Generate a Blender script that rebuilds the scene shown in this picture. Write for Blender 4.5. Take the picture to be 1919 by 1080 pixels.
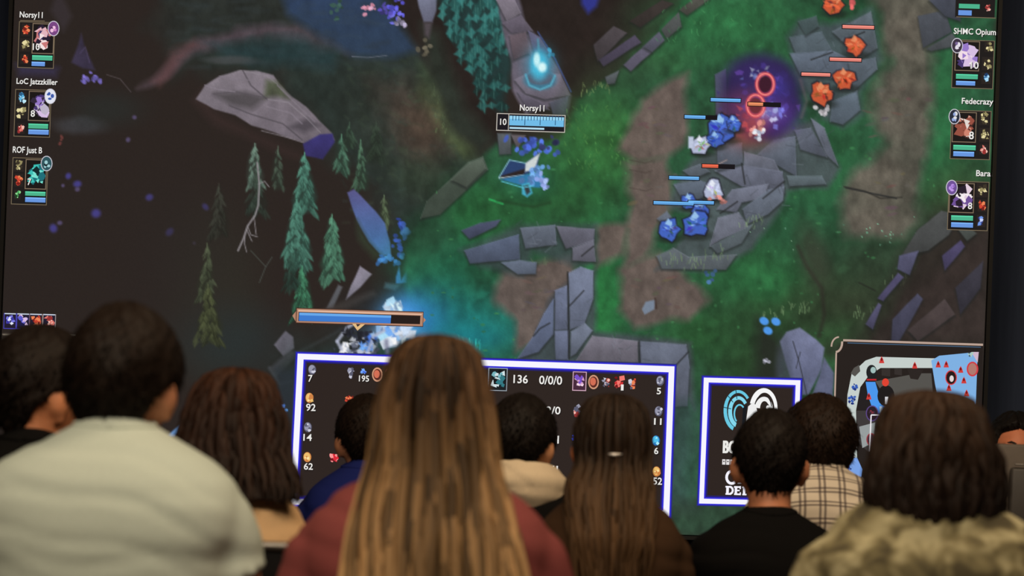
import bpy, bmesh, math, random
import numpy as np
from mathutils import Vector, Matrix

S = bpy.context.scene
COL = S.collection
for o in list(bpy.data.objects): bpy.data.objects.remove(o)
PI = math.pi

# ---------------------------------------------------------------- camera
F = 4000.0                 # focal length in pixels of the 1919 px wide frame
ROLL = math.radians(2.2)
HV = 800.0                 # image row of the horizon
CAM = Vector((0, 0, 1.2))
CR = Vector((math.cos(ROLL), 0, math.sin(ROLL)))
CU = Vector((-math.sin(ROLL), 0, math.cos(ROLL)))
CF = Vector((0, 1, 0))
SCREEN_Y = 9.0
cd = bpy.data.cameras.new('camera'); cam = bpy.data.objects.new('camera', cd); COL.objects.link(cam)
M = Matrix.Identity(4)
for i in range(3):
    M[i][0] = CR[i]; M[i][1] = CU[i]; M[i][2] = -CF[i]; M[i][3] = CAM[i]
cam.matrix_world = M
cd.sensor_fit = 'HORIZONTAL'; cd.sensor_width = 36.0; cd.lens = 36.0 * F / 1919.0
cd.shift_y = (HV - 540.0) / 1919.0
cd.clip_start = 0.05; cd.clip_end = 60
cd.dof.use_dof = True; cd.dof.focus_distance = SCREEN_Y; cd.dof.aperture_fstop = 3.8
S.camera = cam

# ---------------------------------------------------------------- light and exposure
w = bpy.data.worlds.new('world'); S.world = w; w.use_nodes = True
w.node_tree.nodes['Background'].inputs[0].default_value = (0.9, 0.75, 0.6, 1)
w.node_tree.nodes['Background'].inputs[1].default_value = 0.015
def area(name, loc, target, size, power, col):
    ld = bpy.data.lights.new(name, 'AREA'); ld.shape = 'RECTANGLE'; ld.size, ld.size_y = size
    ld.energy = power; ld.color = col
    o = bpy.data.objects.new(name, ld); COL.objects.link(o); o.location = loc
    o.rotation_euler = (Vector(target) - Vector(loc)).to_track_quat('-Z', 'Y').to_euler()
    return o
area('ceiling_light_rear', (-0.6, 0.7, 3.7), (-0.1, 3.7, 0.9), (2.6, 0.8), 112, (1.0, 0.82, 0.60))
area('ceiling_light_hall', (1.2, 4.0, 4.0), (0.8, 6.2, 0.8), (2.4, 0.8), 62, (1.0, 0.76, 0.50))
vs = S.view_settings
vs.view_transform = 'Standard'; vs.look = 'None'; vs.exposure = 0.0; vs.gamma = 1.0; vs.use_curve_mapping = False

# ---------------------------------------------------------------- helpers
def at(u, v, d):
    return CAM + CF * d + CR * (d * (u - 959.5) / F) + CU * (d * (HV - v) / F)
def lin(c):
    c = np.asarray(c, float) / 255.0
    return np.where(c <= 0.04045, c / 12.92, ((c + 0.055) / 1.055) ** 2.4)
def mesh_np(name, verts, faces):
    me = bpy.data.meshes.new(name); me.from_pydata([tuple(p) for p in verts], [], [tuple(f) for f in faces]); me.update()
    return me
def link(name, me, mat=None, parent=None, smooth=True):
    o = bpy.data.objects.new(name, me); COL.objects.link(o)
    if mat:
        me.materials.clear(); me.materials.append(mat)
    if smooth:
        me.polygons.foreach_set('use_smooth', [True] * len(me.polygons))
    if parent: o.parent = parent
    return o
def tag(o, label=None, cat=None, group=None, kind=None):
    if label: o['label'] = label
    if cat: o['category'] = cat
    if group: o['group'] = group
    if kind: o['kind'] = kind
    return o
def empty(name, loc, rz=0.0):
    o = bpy.data.objects.new(name, None); COL.objects.link(o); o.location = loc; o.rotation_euler = (0, 0, rz)
    o.empty_display_size = 0.1
    return o

class MB:
    """collects verts and faces"""
    def __init__(s): s.v = []; s.f = []
    def add(s, v, f):
        b = len(s.v); s.v += [tuple(p) for p in v]; s.f += [tuple(i + b for i in q) for q in f]; return s
    def box(s, c, d, rz=0.0, bev=0.0, rx=0.0):
        bm = bmesh.new(); bmesh.ops.create_cube(bm, size=1)
        bmesh.ops.scale(bm, vec=d, verts=bm.verts)
        if bev > 0: bmesh.ops.bevel(bm, geom=bm.edges[:], offset=bev, segments=2, affect='EDGES', profile=0.5)
        bmesh.ops.transform(bm, matrix=Matrix.Translation(c) @ Matrix.Rotation(rz, 4, 'Z') @ Matrix.Rotation(rx, 4, 'X'), verts=bm.verts)
        bm.verts.index_update()
        s.add([v.co[:] for v in bm.verts], [[v.index for v in f.verts] for f in bm.faces]); bm.free(); return s
    def tube(s, pts, rad, n=12, sq=1.0, caps=True):
        """round-ended tapered tube through pts"""
        P = [Vector(p) for p in pts]; R = list(rad) if hasattr(rad, '__len__') else [rad] * len(P)
        rings = []
        up = None
        if caps:
            t = (P[1] - P[0]).normalized(); ext = []
            for k in (0.98, 0.75, 0.4): ext.append((P[0] - t * R[0] * k, R[0] * math.sqrt(1 - k * k)))
            t2 = (P[-1] - P[-2]).normalized(); ext2 = []
            for k in (0.4, 0.75, 0.98): ext2.append((P[-1] + t2 * R[-1] * k, R[-1] * math.sqrt(1 - k * k)))
            Q = ext + list(zip(P, R)) + ext2
        else: Q = list(zip(P, R))
        prev = None
        for i, (p, r) in enumerate(Q):
            a = Q[max(i - 1, 0)][0]; b = Q[min(i + 1, len(Q) - 1)][0]
            t = (b - a).normalized()
            if prev is None:
                ref = Vector((1, 0, 0)) if abs(t.x) < 0.8 else Vector((0, 1, 0))
                x = ref.cross(t).normalized()
            else:
                x = (prev - t * prev.dot(t)).normalized()
            prev = x; y = t.cross(x)
            rings.append([p + x * (r * math.cos(2 * PI * k / n)) + y * (r * sq * math.sin(2 * PI * k / n)) for k in range(n)])
        return s.rings(rings)
    def rings(s, rings, close=True):
        n = len(rings[0]); v = [p for r in rings for p in r]; f = []
        for i in range(len(rings) - 1):
            for k in range(n):
                a = i * n + k; b = i * n + (k + 1) % n
                f.append((a, b, b + n, a + n))
        if close:
            f.append(tuple(range(n))[::-1]); f.append(tuple((len(rings) - 1) * n + k for k in range(n)))
        return s.add(v, f)
    def ell(s, c, r, rot=None, nu=20, nv=12):
        v = []; f = []
        for j in range(nv + 1):
            ph = -PI / 2 + PI * j / nv
            for i in range(nu):
                th = 2 * PI * i / nu
                p = Vector((r[0] * math.cos(ph) * math.cos(th), r[1] * math.cos(ph) * math.sin(th), r[2] * math.sin(ph)))
                if rot: p = rot @ p
                v.append(p + Vector(c))
        for j in range(nv):
            for i in range(nu):
                a = j * nu + i; b = j * nu + (i + 1) % nu
                f.append((a, b, b + nu, a + nu))
        return s.add(v, f)
    def mesh(s, name): return mesh_np(name, s.v, s.f)

def remesh(mb, name, voxel, smooth=3, fac=0.5):
    me = mb.mesh(name + '_raw'); o = bpy.data.objects.new('raw', me); COL.objects.link(o)
    m = o.modifiers.new('r', 'REMESH'); m.mode = 'VOXEL'; m.voxel_size = voxel
    if smooth:
        m = o.modifiers.new('s', 'SMOOTH'); m.factor = fac; m.iterations = smooth
    dg = bpy.context.evaluated_depsgraph_get()
    out = bpy.data.meshes.new_from_object(o.evaluated_get(dg)); out.name = name
    bpy.data.objects.remove(o); bpy.data.meshes.remove(me)
    return out

# ---------------------------------------------------------------- materials
def nodes(name):
    m = bpy.data.materials.new(name); m.use_nodes = True
    return m, m.node_tree, m.node_tree.nodes['Principled BSDF']
def mat(name, rgb, rough=0.7, var=0.15, scale=30.0, stretch=(1, 1, 1), bump=0.0, metal=0.0, spec=0.4, srgb=True, sheen=0.0):
    m, nt, b = nodes(name); c = lin(rgb) if srgb else np.array(rgb)
    tc = nt.nodes.new('ShaderNodeTexCoord'); mp = nt.nodes.new('ShaderNodeMapping'); nz = nt.nodes.new('ShaderNodeTexNoise')
    mp.inputs['Scale'].default_value = stretch; nz.inputs['Scale'].default_value = scale; nz.inputs['Detail'].default_value = 4
    nt.links.new(tc.outputs['Object'], mp.inputs[0]); nt.links.new(mp.outputs[0], nz.inputs['Vector'])
    cr = nt.nodes.new('ShaderNodeValToRGB'); nt.links.new(nz.outputs['Fac'], cr.inputs[0])
    cr.color_ramp.elements[0].position = 0.3; cr.color_ramp.elements[1].position = 0.7
    cr.color_ramp.elements[0].color = (*np.clip(c * (1 - var), 0, 1), 1); cr.color_ramp.elements[1].color = (*np.clip(c * (1 + var), 0, 1), 1)
    nt.links.new(cr.outputs[0], b.inputs['Base Color'])
    b.inputs['Roughness'].default_value = rough; b.inputs['Metallic'].default_value = metal
    b.inputs['Specular IOR Level'].default_value = spec
    if sheen: b.inputs['Sheen Weight'].default_value = sheen
    if bump:
        bp = nt.nodes.new('ShaderNodeBump'); bp.inputs['Strength'].default_value = bump; bp.inputs['Distance'].default_value = 0.004
        nt.links.new(nz.outputs['Fac'], bp.inputs['Height']); nt.links.new(bp.outputs[0], b.inputs['Normal'])
    return m
def attr_mat(name, rough=0.5, spec=0.35):
    m, nt, b = nodes(name); a = nt.nodes.new('ShaderNodeVertexColor'); a.layer_name = 'Col'
    nt.links.new(a.outputs['Color'], b.inputs['Base Color'])
    b.inputs['Roughness'].default_value = rough; b.inputs['Specular IOR Level'].default_value = spec
    return m
def screen_mat():
    m, nt, b = nodes('led_picture'); a = nt.nodes.new('ShaderNodeVertexColor'); a.layer_name = 'Col'
    b.inputs['Base Color'].default_value = (0.004, 0.004, 0.004, 1); b.inputs['Roughness'].default_value = 0.6
    b.inputs['Specular IOR Level'].default_value = 0.1
    nt.links.new(a.outputs['Color'], b.inputs['Emission Color']); b.inputs['Emission Strength'].default_value = 1.0
    m.cycles.emission_sampling = 'NONE'
    return m
M_SCREEN = screen_mat()
M_BLACK = mat('black_metal', (22, 22, 24), 0.5, 0.1)
M_WALL = mat('dark_drape', (72, 84, 112), 0.9, 0.25, 3.0, (6, 1, 0.3))
M_FLOOR = mat('dark_carpet', (58, 50, 46), 0.95, 0.2, 60)
M_CEIL = mat('dark_ceiling', (60, 56, 52), 0.9, 0.1, 5)
# ---------------------------------------------------------------- the hall
def struct(name, mb, m, smooth=False):
    o = link(name, mb.mesh(name), m, None, smooth); o['kind'] = 'structure'; return o
struct('floor', MB().box((0, 4.0, -0.05), (13, 14, 0.1)), M_FLOOR)
struct('ceiling', MB().box((0, 4.0, 4.65), (13, 14, 0.1)), M_CEIL)
# draped back wall: a real pleated surface
r = MB(); n = 260; vv = []; ff = []
for i in range(n + 1):
    x = -6.5 + 13 * i / n; y = 10.2 + 0.05 * math.sin(i * 1.05) + 0.02 * math.sin(i * 0.37)
    vv += [(x, y, 0), (x, y, 4.6)]
for i in range(n): ff.append((2 * i, 2 * i + 2, 2 * i + 3, 2 * i + 1))
struct('wall_back', r.add(vv, ff), M_WALL, True)
struct('wall_left', MB().box((-6.5, 4.0, 2.3), (0.1, 14, 4.6)), M_WALL)
struct('wall_right', MB().box((6.5, 4.0, 2.3), (0.1, 14, 4.6)), M_WALL)
struct('wall_front', MB().box((0, -3.0, 2.3), (13, 0.1, 4.6)), M_WALL)
stage = empty('stage', (0, 8.9, 0))
link('platform', MB().box((0, 0, 0.29), (6.2, 2.2, 0.54), bev=0.01).mesh('platform'), mat('stage_top', (38, 36, 36), 0.7, 0.2), stage, False)
for i in range(6):
    link('skirt_panel', MB().box((-2.575 + i * 1.03, -1.112, 0.28), (1.0, 0.02, 0.5), bev=0.004).mesh('skirt_panel'), M_BLACK, stage, False)
tag(stage, 'low black stage platform carrying the giant display', 'stage')
# ---------------------------------------------------------------- the LED wall and its picture
# the picture is drawn in s (right) / t (down) units on the panel's own plane, 1 unit = SCREEN_Y / F metres
ca, sa = math.cos(ROLL), math.sin(ROLL)
S0, S1, T0, T1 = -962.0, 878.0, -1200.0, 190.0
PX = SCREEN_Y / F
def uv2st(u, v):
    a = np.asarray(u, float) - 959.5; b = HV - np.asarray(v, float)
    return a * ca - b * sa, -(a * sa + b * ca)
def st2w(s, t, lift=0.0):
    return (s * PX, SCREEN_Y - lift, CAM.z - t * PX)
led = empty('led_screen', (0.5 * (S0 + S1) * PX, SCREEN_Y + 0.08, 0.565))
tag(led, 'giant LED wall showing a fantasy video game match above the stage', 'screen')
LED_O = Vector(led.location)
def led_child(name, verts, faces, m, smooth=False):
    return link(name, mesh_np(name, [Vector(p) - LED_O for p in verts], faces), m, led, smooth)
# cabinet behind the picture, bezel, feet
c = st2w((S0 + S1) / 2, (T0 + T1) / 2)
W_, H_ = (S1 - S0) * PX, (T1 - T0) * PX
mb = MB().box((c[0], SCREEN_Y + 0.07, c[2]), (W_ + 0.02, 0.12, H_ + 0.02)); led_child('cabinet', mb.v, mb.f, M_BLACK)
mb = MB()
for sx in (-1, 1): mb.box((c[0] + sx * (W_ / 2 + 0.012), SCREEN_Y + 0.05, c[2]), (0.016, 0.13, H_ + 0.05))
for sz in (-1, 1): mb.box((c[0], SCREEN_Y + 0.05, c[2] + sz * (H_ / 2 + 0.012)), (W_ + 0.04, 0.13, 0.016))
led_child('bezel', mb.v, mb.f, M_BLACK)
for fx in (-1.6, -0.55, 0.5, 1.55):
    mb = MB().box((fx, SCREEN_Y + 0.07, 0.668), (0.12, 0.3, 0.2), bev=0.01); led_child('foot', mb.v, mb.f, M_BLACK)

SS = np.arange(S0, S1 + 0.1, 2.0)
TT = np.concatenate([np.linspace(T0, -852, 22)[:-1], np.arange(-852, T1 + 0.1, 2.0)])
s2, t2 = np.meshgrid(SS, TT)
UU = s2 * ca - t2 * sa + 959.5
VV = HV + s2 * sa + t2 * ca
IMG = np.zeros(UU.shape + (3,)); IMG[:] = (40, 32, 29)  # brown base: ambient haze and reflections on the dark panel, painted in
rng = np.random.default_rng(5)
TAB = rng.random((256, 256))
def vnoise(x, y):
    xi = np.floor(x).astype(int); yi = np.floor(y).astype(int); fx = x - xi; fy = y - yi
    fx = fx * fx * (3 - 2 * fx); fy = fy * fy * (3 - 2 * fy)
    a = TAB[yi % 256, xi % 256]; b = TAB[yi % 256, (xi + 1) % 256]; c_ = TAB[(yi + 1) % 256, xi % 256]; d = TAB[(yi + 1) % 256, (xi + 1) % 256]
    return (a * (1 - fx) + b * fx) * (1 - fy) + (c_ * (1 - fx) + d * fx) * fy
def fbm(x, y, o=4):
    r_ = 0; amp = 0.5
    for k in range(o):
        r_ = r_ + amp * vnoise(x + 17.3 * k, y + 9.1 * k); x = x * 2.03; y = y * 2.03; amp *= 0.5
    return r_ / (1 - 0.5 ** o)
WX = (fbm(UU / 60, VV / 60, 3) - 0.5); WY = (fbm(UU / 60 + 50, VV / 60 + 80, 3) - 0.5)
GR = fbm(UU / 16 + 7, VV / 22 + 3, 4) - 0.5          # brushwork
GB = fbm(UU / 90 + 31, VV / 90 + 23, 4) - 0.5
def win(pts, pad):
    p = np.asarray(pts, float); s_, t_ = uv2st(p[:, 0], p[:, 1])
    i0 = max(int(np.searchsorted(SS, s_.min() - pad)) - 1, 0); i1 = min(int(np.searchsorted(SS, s_.max() + pad)) + 1, len(SS))
    j0 = max(int(np.searchsorted(TT, t_.min() - pad)) - 1, 0); j1 = min(int(np.searchsorted(TT, t_.max() + pad)) + 1, len(TT))
    return slice(j0, j1), slice(i0, i1)
def blend(w_, col, al, tex=0.0):
    I = IMG[w_]
    if I.size == 0: return
    cc = np.asarray(col, float)
    if cc.ndim == 1: cc = np.broadcast_to(cc, I.shape)
    if tex: cc = cc * (1 + tex * 2 * GR[w_][..., None] + tex * GB[w_][..., None])
    I[:] = I * (1 - al[..., None]) + cc * al[..., None]
def sdpoly(pts, w_, warp=0.0):
    X = UU[w_] + warp * WX[w_]; Y = VV[w_] + warp * WY[w_]
    p = np.asarray(pts, float); n_ = len(p); d2 = np.full(X.shape, 1e12); ins = np.zeros(X.shape, bool)
    for i in range(n_):
        x0, y0 = p[i]; x1, y1 = p[(i + 1) % n_]
        ex, ey = x1 - x0, y1 - y0; L = ex * ex + ey * ey + 1e-9
        q = np.clip(((X - x0) * ex + (Y - y0) * ey) / L, 0, 1)
        d2 = np.minimum(d2, (X - x0 - q * ex) ** 2 + (Y - y0 - q * ey) ** 2)
        if abs(ey) > 1e-9:
            cr = ((y0 > Y) != (y1 > Y)) & (X < x0 + (Y - y0) * ex / ey); ins ^= cr
    d = np.sqrt(d2); return np.where(ins, -d, d)
def poly(pts, col, soft=1.5, a=1.0, warp=0.0, tex=0.0, col2=None):
    w_ = win(pts, soft + abs(warp) * 0.6 + 2)
    if IMG[w_].size == 0: return
    sd = sdpoly(pts, w_, warp); al = np.clip(0.5 - sd / (2 * soft), 0, 1) * a
    if soft > 4: al = al * al * (3 - 2 * al) if a == 1 else al
    cc = np.asarray(col, float)
    if col2 is not None:                              # painted top-to-bottom change of hue inside the drawn shape
        p = np.asarray(pts, float); k = np.clip((VV[w_] - p[:, 1].min()) / (np.ptp(p[:, 1]) + 1e-6), 0, 1)[..., None]
        cc = cc * (1 - k) + np.asarray(col2, float) * k
    blend(w_, cc, al, tex)
def line(pts, wd, col, a=1.0, soft=1.0):
    w_ = win(pts, wd + soft + 2)
    if IMG[w_].size == 0: return
    X, Y = UU[w_], VV[w_]; d2 = np.full(X.shape, 1e12)
    for (x0, y0), (x1, y1) in zip(pts[:-1], pts[1:]):
        ex, ey = x1 - x0, y1 - y0; L = ex * ex + ey * ey + 1e-9
        q = np.clip(((X - x0) * ex + (Y - y0) * ey) / L, 0, 1)
        d2 = np.minimum(d2, (X - x0 - q * ex) ** 2 + (Y - y0 - q * ey) ** 2)
    blend(w_, col, np.clip(0.5 - (np.sqrt(d2) - wd / 2) / (2 * soft), 0, 1) * a)
def ell(cx, cy, rx, ry, col, soft=0.15, a=1.0, rot=0.0, tex=0.0, warp=0.0):
    R_ = max(rx, ry) * (1 + soft) + abs(warp); w_ = win([(cx - R_, cy - R_), (cx + R_, cy + R_)], 2)
    if IMG[w_].size == 0: return
    X = UU[w_] - cx + warp * WX[w_]; Y = VV[w_] - cy + warp * WY[w_]; c_, s_ = math.cos(rot), math.sin(rot)
    d = np.sqrt(((X * c_ + Y * s_) / rx) ** 2 + ((-X * s_ + Y * c_) / ry) ** 2)
    al = np.clip((1 + soft - d) / (2 * soft), 0, 1); blend(w_, col, al * al * (3 - 2 * al) * a, tex)
def glow(cx, cy, rx, ry, col, a=1.0):
    w_ = win([(cx - 3 * rx, cy - 3 * ry), (cx + 3 * rx, cy + 3 * ry)], 2)
    if IMG[w_].size == 0: return
    blend(w_, col, a * np.exp(-((UU[w_] - cx) / rx) ** 2 - ((VV[w_] - cy) / ry) ** 2))
rs = random.Random(11)
def stone(pts, col, tex=0.12, edge=0.5, hi=True):
    p = [(x, y + 3) for x, y in pts]
    poly(p, (26, 30, 30), 4, 0.75)
    col = tuple(k * 1.1 for k in col); c2 = tuple(k * 0.8 for k in col)
    poly(pts, tuple(k * 1.08 for k in col), 1.3, 1, tex=tex, col2=c2, warp=3)
    if hi:
        n_ = len(pts)
        for i in range(n_):
            a_, b_ = pts[i], pts[(i + 1) % n_]
            if b_[0] > a_[0]: line([a_, b_], 1.6, tuple(min(255, k * 1.35) for k in col), 0.4)
def crack(pts, w_=2.2): line(pts, w_, (32, 34, 36), 0.75)
def conifer(x, y0, y1, wd, col, a=1.0, lean=0.0):
    H = y1 - y0; n_ = max(14, int(H * wd / 75))
    poly([(x, y0), (x + wd * .18, y0 + H * .3), (x + wd * .42, y0 + H * .75), (x + wd * .3, y1), (x - wd * .25, y1 + 4), (x - wd * .42, y0 + H * .8), (x - wd * .16, y0 + H * .3)], [k * .62 for k in col], 5, a * .8, 14)
    for k in range(n_):
        q = (k + .5) / n_; hw = wd * 0.5 * (0.10 + 0.9 * q ** 0.8); xx = x + rs.uniform(-.8, .8) * hw; yy = y0 + H * q; L = rs.uniform(10, 22) * (.5 + .5 * q) * (.6 + wd / 90); sg = 1 if xx > x else -1; s_ = sg * rs.uniform(.1, .9)
        kk = rs.uniform(.62, 1.25) * (1.1 - .3 * q); cc = [c_ * kk for c_ in col]
        tip = (xx + s_ * L * .75, yy + L * .9); wv = L * .34
        poly([(xx, yy - L * .25), (xx + wv * .8, yy + L * .15), (xx + s_ * L * .4 + wv * .6, yy + L * .5), tip, (xx + s_ * L * .35 - wv * .6, yy + L * .55), (xx - wv * .8, yy + L * .2)], cc, 1.4, a * .9)
        line([(xx, yy - L * .1), (xx + s_ * L * .55, yy + L * .65)], 1.3, [min(255, c_ * 1.5) for c_ in col], a * .4)
    line([(x, y0 - 6), (x, y0 + H * .12)], 2, [min(255, c_ * 1.35) for c_ in col], a)
def shards(cx, cy, n_, sx, sy, cols, r_=6, a=.9):
    for k in range(n_):
        x, y = cx + rs.gauss(0, sx), cy + rs.gauss(0, sy); m_ = rs.randint(3, 5); a0 = rs.uniform(0, 6.28); cc = cols[k % len(cols)]; q = rs.uniform(.75, 1.2); R1 = r_ * rs.uniform(.5, 1.3); st = rs.uniform(.35, 1); th_ = rs.uniform(0, 3.14)
        P = []
        for j in range(m_):
            t_ = a0 + 6.28 * j / m_; X0 = R1 * math.cos(t_) * rs.uniform(.7, 1.2); Y0 = R1 * st * math.sin(t_); P.append((x + X0 * math.cos(th_) - Y0 * math.sin(th_), y + X0 * math.sin(th_) + Y0 * math.cos(th_)))
        poly(P, [min(255, k2 * q) for k2 in cc], 1.3, a)
def blades(cx, cy, n_, sx, sy, col, h=10):
    for _ in range(n_):
        x, y = cx + rs.uniform(-sx, sx), cy + rs.uniform(-sy, sy); k = rs.uniform(0.8, 1.3)
        line([(x, y), (x + rs.uniform(-4, 4), y - h * rs.uniform(.5, 1.2))], 1.5, [min(255, q * k) for q in col], 0.6)
def petals(cx, cy, n_, sx, sy, col, r_=4):
    for _ in range(n_):
        k = rs.uniform(0.7, 1.35)
        ell(cx + rs.gauss(0, sx), cy + rs.gauss(0, sy), r_ * rs.uniform(.6, 1.3), r_ * rs.uniform(.5, 1.1), [min(255, q * k) for q in col], 0.3, 0.85, rs.uniform(0, 3))

# --- upper left slope and water
poly([(300, -60), (900, -60), (960, 300), (900, 420), (760, 470), (640, 300), (520, 140), (330, 130)], (37, 47, 43), 40, 1, 60, 0.2)
poly([(690, 120), (860, 130), (900, 300), (800, 390), (700, 300), (640, 190)], (42, 50, 44), 30, 0.8, 50, 0.25)
poly([(280, 60), (330, -40), (560, -40), (600, 60), (440, 90)], (38, 40, 37), 25, 0.7, 40, 0.2)
poly([(260, 165), (300, 120), (370, 72), (440, 50), (560, 50), (640, 85), (665, 100), (600, 92), (500, 72), (420, 80), (350, 115), (300, 150)], (88, 72, 82), 9, 0.75, 26, 0.2)
poly([(280, 150), (320, 95), (360, 75), (380, 85), (330, 125), (300, 160)], (98, 62, 62), 9, 0.6, 20)
poly([(400, 82), (560, 72), (640, 95), (620, 125), (500, 118), (420, 108)], (34, 58, 62), 14, 0.8, 24, 0.2)
poly([(520, -60), (700, -60), (720, 10), (760, 60), (780, 100), (740, 108), (660, 104), (600, 70), (540, 30)], (42, 62, 98), 10, 0.95, 14, 0.1, col2=(40, 58, 82))
line([(660, 106), (690, 108), (725, 104)], 1.6, (120, 125, 140), 0.7)
ell(430, 112, 45, 8, (72, 74, 76), 0.5, 0.7, 0.0, warp=10); ell(425, 195, 50, 9, (66, 62, 70), 0.5, 0.5, 0.1, warp=10)
poly([(700, 150), (760, 160), (840, 240), (830, 320), (770, 300), (740, 240)], (66, 54, 48), 26, 0.7, 40, 0.3)
poly([(790, 135), (850, 170), (880, 230), (870, 290), (820, 220)], (62, 84, 52), 22, 0.7, 40, 0.3)
ell(800, 235, 42, 50, (92, 72, 58), .8, .6, -.6, warp=30, tex=.3); ell(845, 205, 34, 64, (86, 100, 60), .8, .6, -.6, warp=26, tex=.3); ell(880, 262, 30, 36, (84, 96, 56), .8, .6, warp=20, tex=.3); ell(790, 330, 50, 36, (46, 62, 46), .8, .6, warp=20, tex=.3)
blades(850, 200, 90, 36, 50, (92, 112, 70), 8)
# --- slope rock
poly([(360, 190), (380, 165), (400, 208), (470, 250), (560, 285), (570, 300), (480, 268), (400, 235)], (52, 38, 36), 10, 0.9, 8)
R_A = [(366, 186), (384, 160), (412, 143), (448, 132), (480, 131), (512, 140), (523, 156), (548, 180), (574, 200), (598, 226), (622, 248), (628, 262), (612, 270), (570, 268), (520, 252), (470, 236), (440, 216), (400, 205)]
poly(R_A, (132, 122, 132), 1.6, 1, 5, 0.12, (104, 95, 104))
poly([(400, 176), (460, 172), (500, 186), (470, 206), (430, 196)], (66, 62, 64), 7, 0.75, 8)
poly([(498, 150), (520, 152), (545, 182), (520, 180), (495, 185)], (66, 74, 52), 6, 0.85, 10, 0.3)
poly([(540, 240), (575, 222), (600, 235), (570, 250)], (70, 64, 72), 6, 0.8, 5)
line([(500, 186), (540, 192), (575, 222), (600, 248)], 1.8, (150, 142, 150), 0.6)
line([(450, 132), (500, 142), (520, 158)], 1.5, (150, 144, 150), 0.5); line([(490, 245), (540, 258), (570, 268)], 2, (150, 142, 150), 0.6)
for P, k in (([(400, 176), (440, 172), (500, 184)], .8), ([(455, 132), (470, 160), (500, 186)], .7), ([(384, 160), (410, 168), (440, 172)], 1.3), ([(430, 198), (470, 214), (530, 232), (566, 262)], .72), ([(500, 200), (545, 212), (566, 232)], 1.28), ([(412, 143), (440, 150), (470, 150)], 1.2), ([(520, 160), (556, 196), (590, 228)], 1.25)):
    line(P, 2.6, (104 * k, 96 * k, 105 * k), .7)
poly([(568, 270), (600, 252), (624, 250), (628, 266), (606, 299), (574, 292)], (56, 50, 118), 1.8, 1, 4, 0.1, (46, 40, 92))
# --- far left details
poly([(152, 62), (158, 85), (178, 132), (155, 128), (134, 118), (146, 85)], (58, 50, 76), 2.5, 0.9, 3, 0.2); line([(150, 100), (160, 88), (168, 118)], 1.5, (88, 74, 110), .6)
petals(168, 150, 16, 9, 5, (104, 92, 176), 4); line([(200, 140), (225, 148), (245, 172)], 1.5, (96, 84, 88), 0.7)
ell(150, 235, 48, 17, (62, 62, 66), 0.5, 0.8, 0.08, warp=14, tex=.15); ell(200, 205, 60, 30, (38, 44, 42), 0.8, 0.6)
petals(113, 262, 3, 2, 5, (120, 60, 56), 4)
poly([(95, 20), (112, -20), (135, 30), (118, 60)], (62, 54, 62), 6, 0.5, 8)
poly([(30, 120), (110, 130), (105, 145), (35, 142)], (56, 50, 84), 8, 0.7, 8)
for x, y, r_ in [(280, 370, 7), (180, 400, 8), (318, 435, 6), (100, 428, 7), (145, 345, 6), (385, 388, 5), (128, 330, 5), (112, 418, 4), (252, 220, 4), (240, 262, 4), (364, 456, 3), (118, 348, 3), (145, 355, 4)]:
    ell(x, y, r_, r_ * rs.uniform(.8, 1.4), (66, 60, 140) if r_ > 4 else (84, 72, 110), 0.6, 0.9, rs.uniform(0, 3))
ell(400, 560, 70, 130, (45, 45, 36), 0.9, 0.8); ell(430, 640, 90, 60, (36, 48, 50), 0.9, 0.7); ell(340, 500, 90, 130, (40, 34, 32), 0.9, .6)
for _ in range(260):                                   # loose undergrowth on the slope
    x, y = rs.uniform(640, 900), rs.uniform(110, 420)
    if y > 470 - (x - 640) * .3 or x < 640 + max(0, 300 - y) * -.2: continue
    k = rs.uniform(.6, 1.5); cc = (52 * k, 66 * k, 48 * k) if rs.random() < .6 else (40 * k, 58 * k, 54 * k); L = rs.uniform(5, 16); th_ = rs.uniform(-.5, 1.2)
    line([(x, y), (x + L * math.cos(th_), y + L * math.sin(th_))], rs.uniform(2, 6), cc, .22, 3)
for _ in range(120):
    x, y = rs.uniform(300, 720), rs.uniform(0, 130); k = rs.uniform(.7, 1.4); L = rs.uniform(12, 50); ya = y + L * rs.uniform(-.2, .25)
    line([(x, y), (x + L, ya)], rs.uniform(3, 8), (48 * k, 58 * k, 62 * k), .16, 4)
# --- conifers
TG = (64, 112, 96)
for a_ in [(388, 462, 560, 36, (66, 74, 54), .8), (390, 540, 640, 56, (66, 72, 46), .75), (410, 350, 440, 40, (52, 54, 46), .6), (478, 275, 350, 34, (88, 112, 98), .9), (480, 330, 400, 46, (52, 66, 56), .6), (521, 280, 352, 26, (66, 82, 68), .8),
           (640, 258, 320, 34, (66, 104, 84), .9), (676, 268, 355, 28, (62, 92, 72), .9), (720, 372, 425, 26, (76, 92, 66), .85), (571, 292, 395, 50, TG, 1), (556, 380, 500, 62, TG, 1), (622, 408, 522, 54, (68, 116, 92), 1),
           (566, 505, 592, 46, (54, 112, 82), 1), (545, 480, 540, 40, (40, 66, 56), .6), (705, 235, 300, 40, (44, 58, 46), .6), (655, 235, 275, 30, (52, 74, 58), .6)]:
    conifer(*a_)
for P in ([(482, 305), (486, 345), (484, 385), (478, 404), (464, 424), (456, 448), (446, 470)], [(464, 424), (470, 440), (482, 444)], [(460, 436), (458, 456), (462, 472)], [(462, 430), (472, 452)], [(484, 345), (496, 340), (504, 350)], [(476, 405), (480, 440)], [(470, 470), (498, 500), (486, 530)], [(498, 500), (510, 482)]):
    line(P, 3.2 if len(P) > 5 else 1.6, (142, 136, 140) if P[0][1] < 445 else (70, 76, 70), 0.9)
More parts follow.
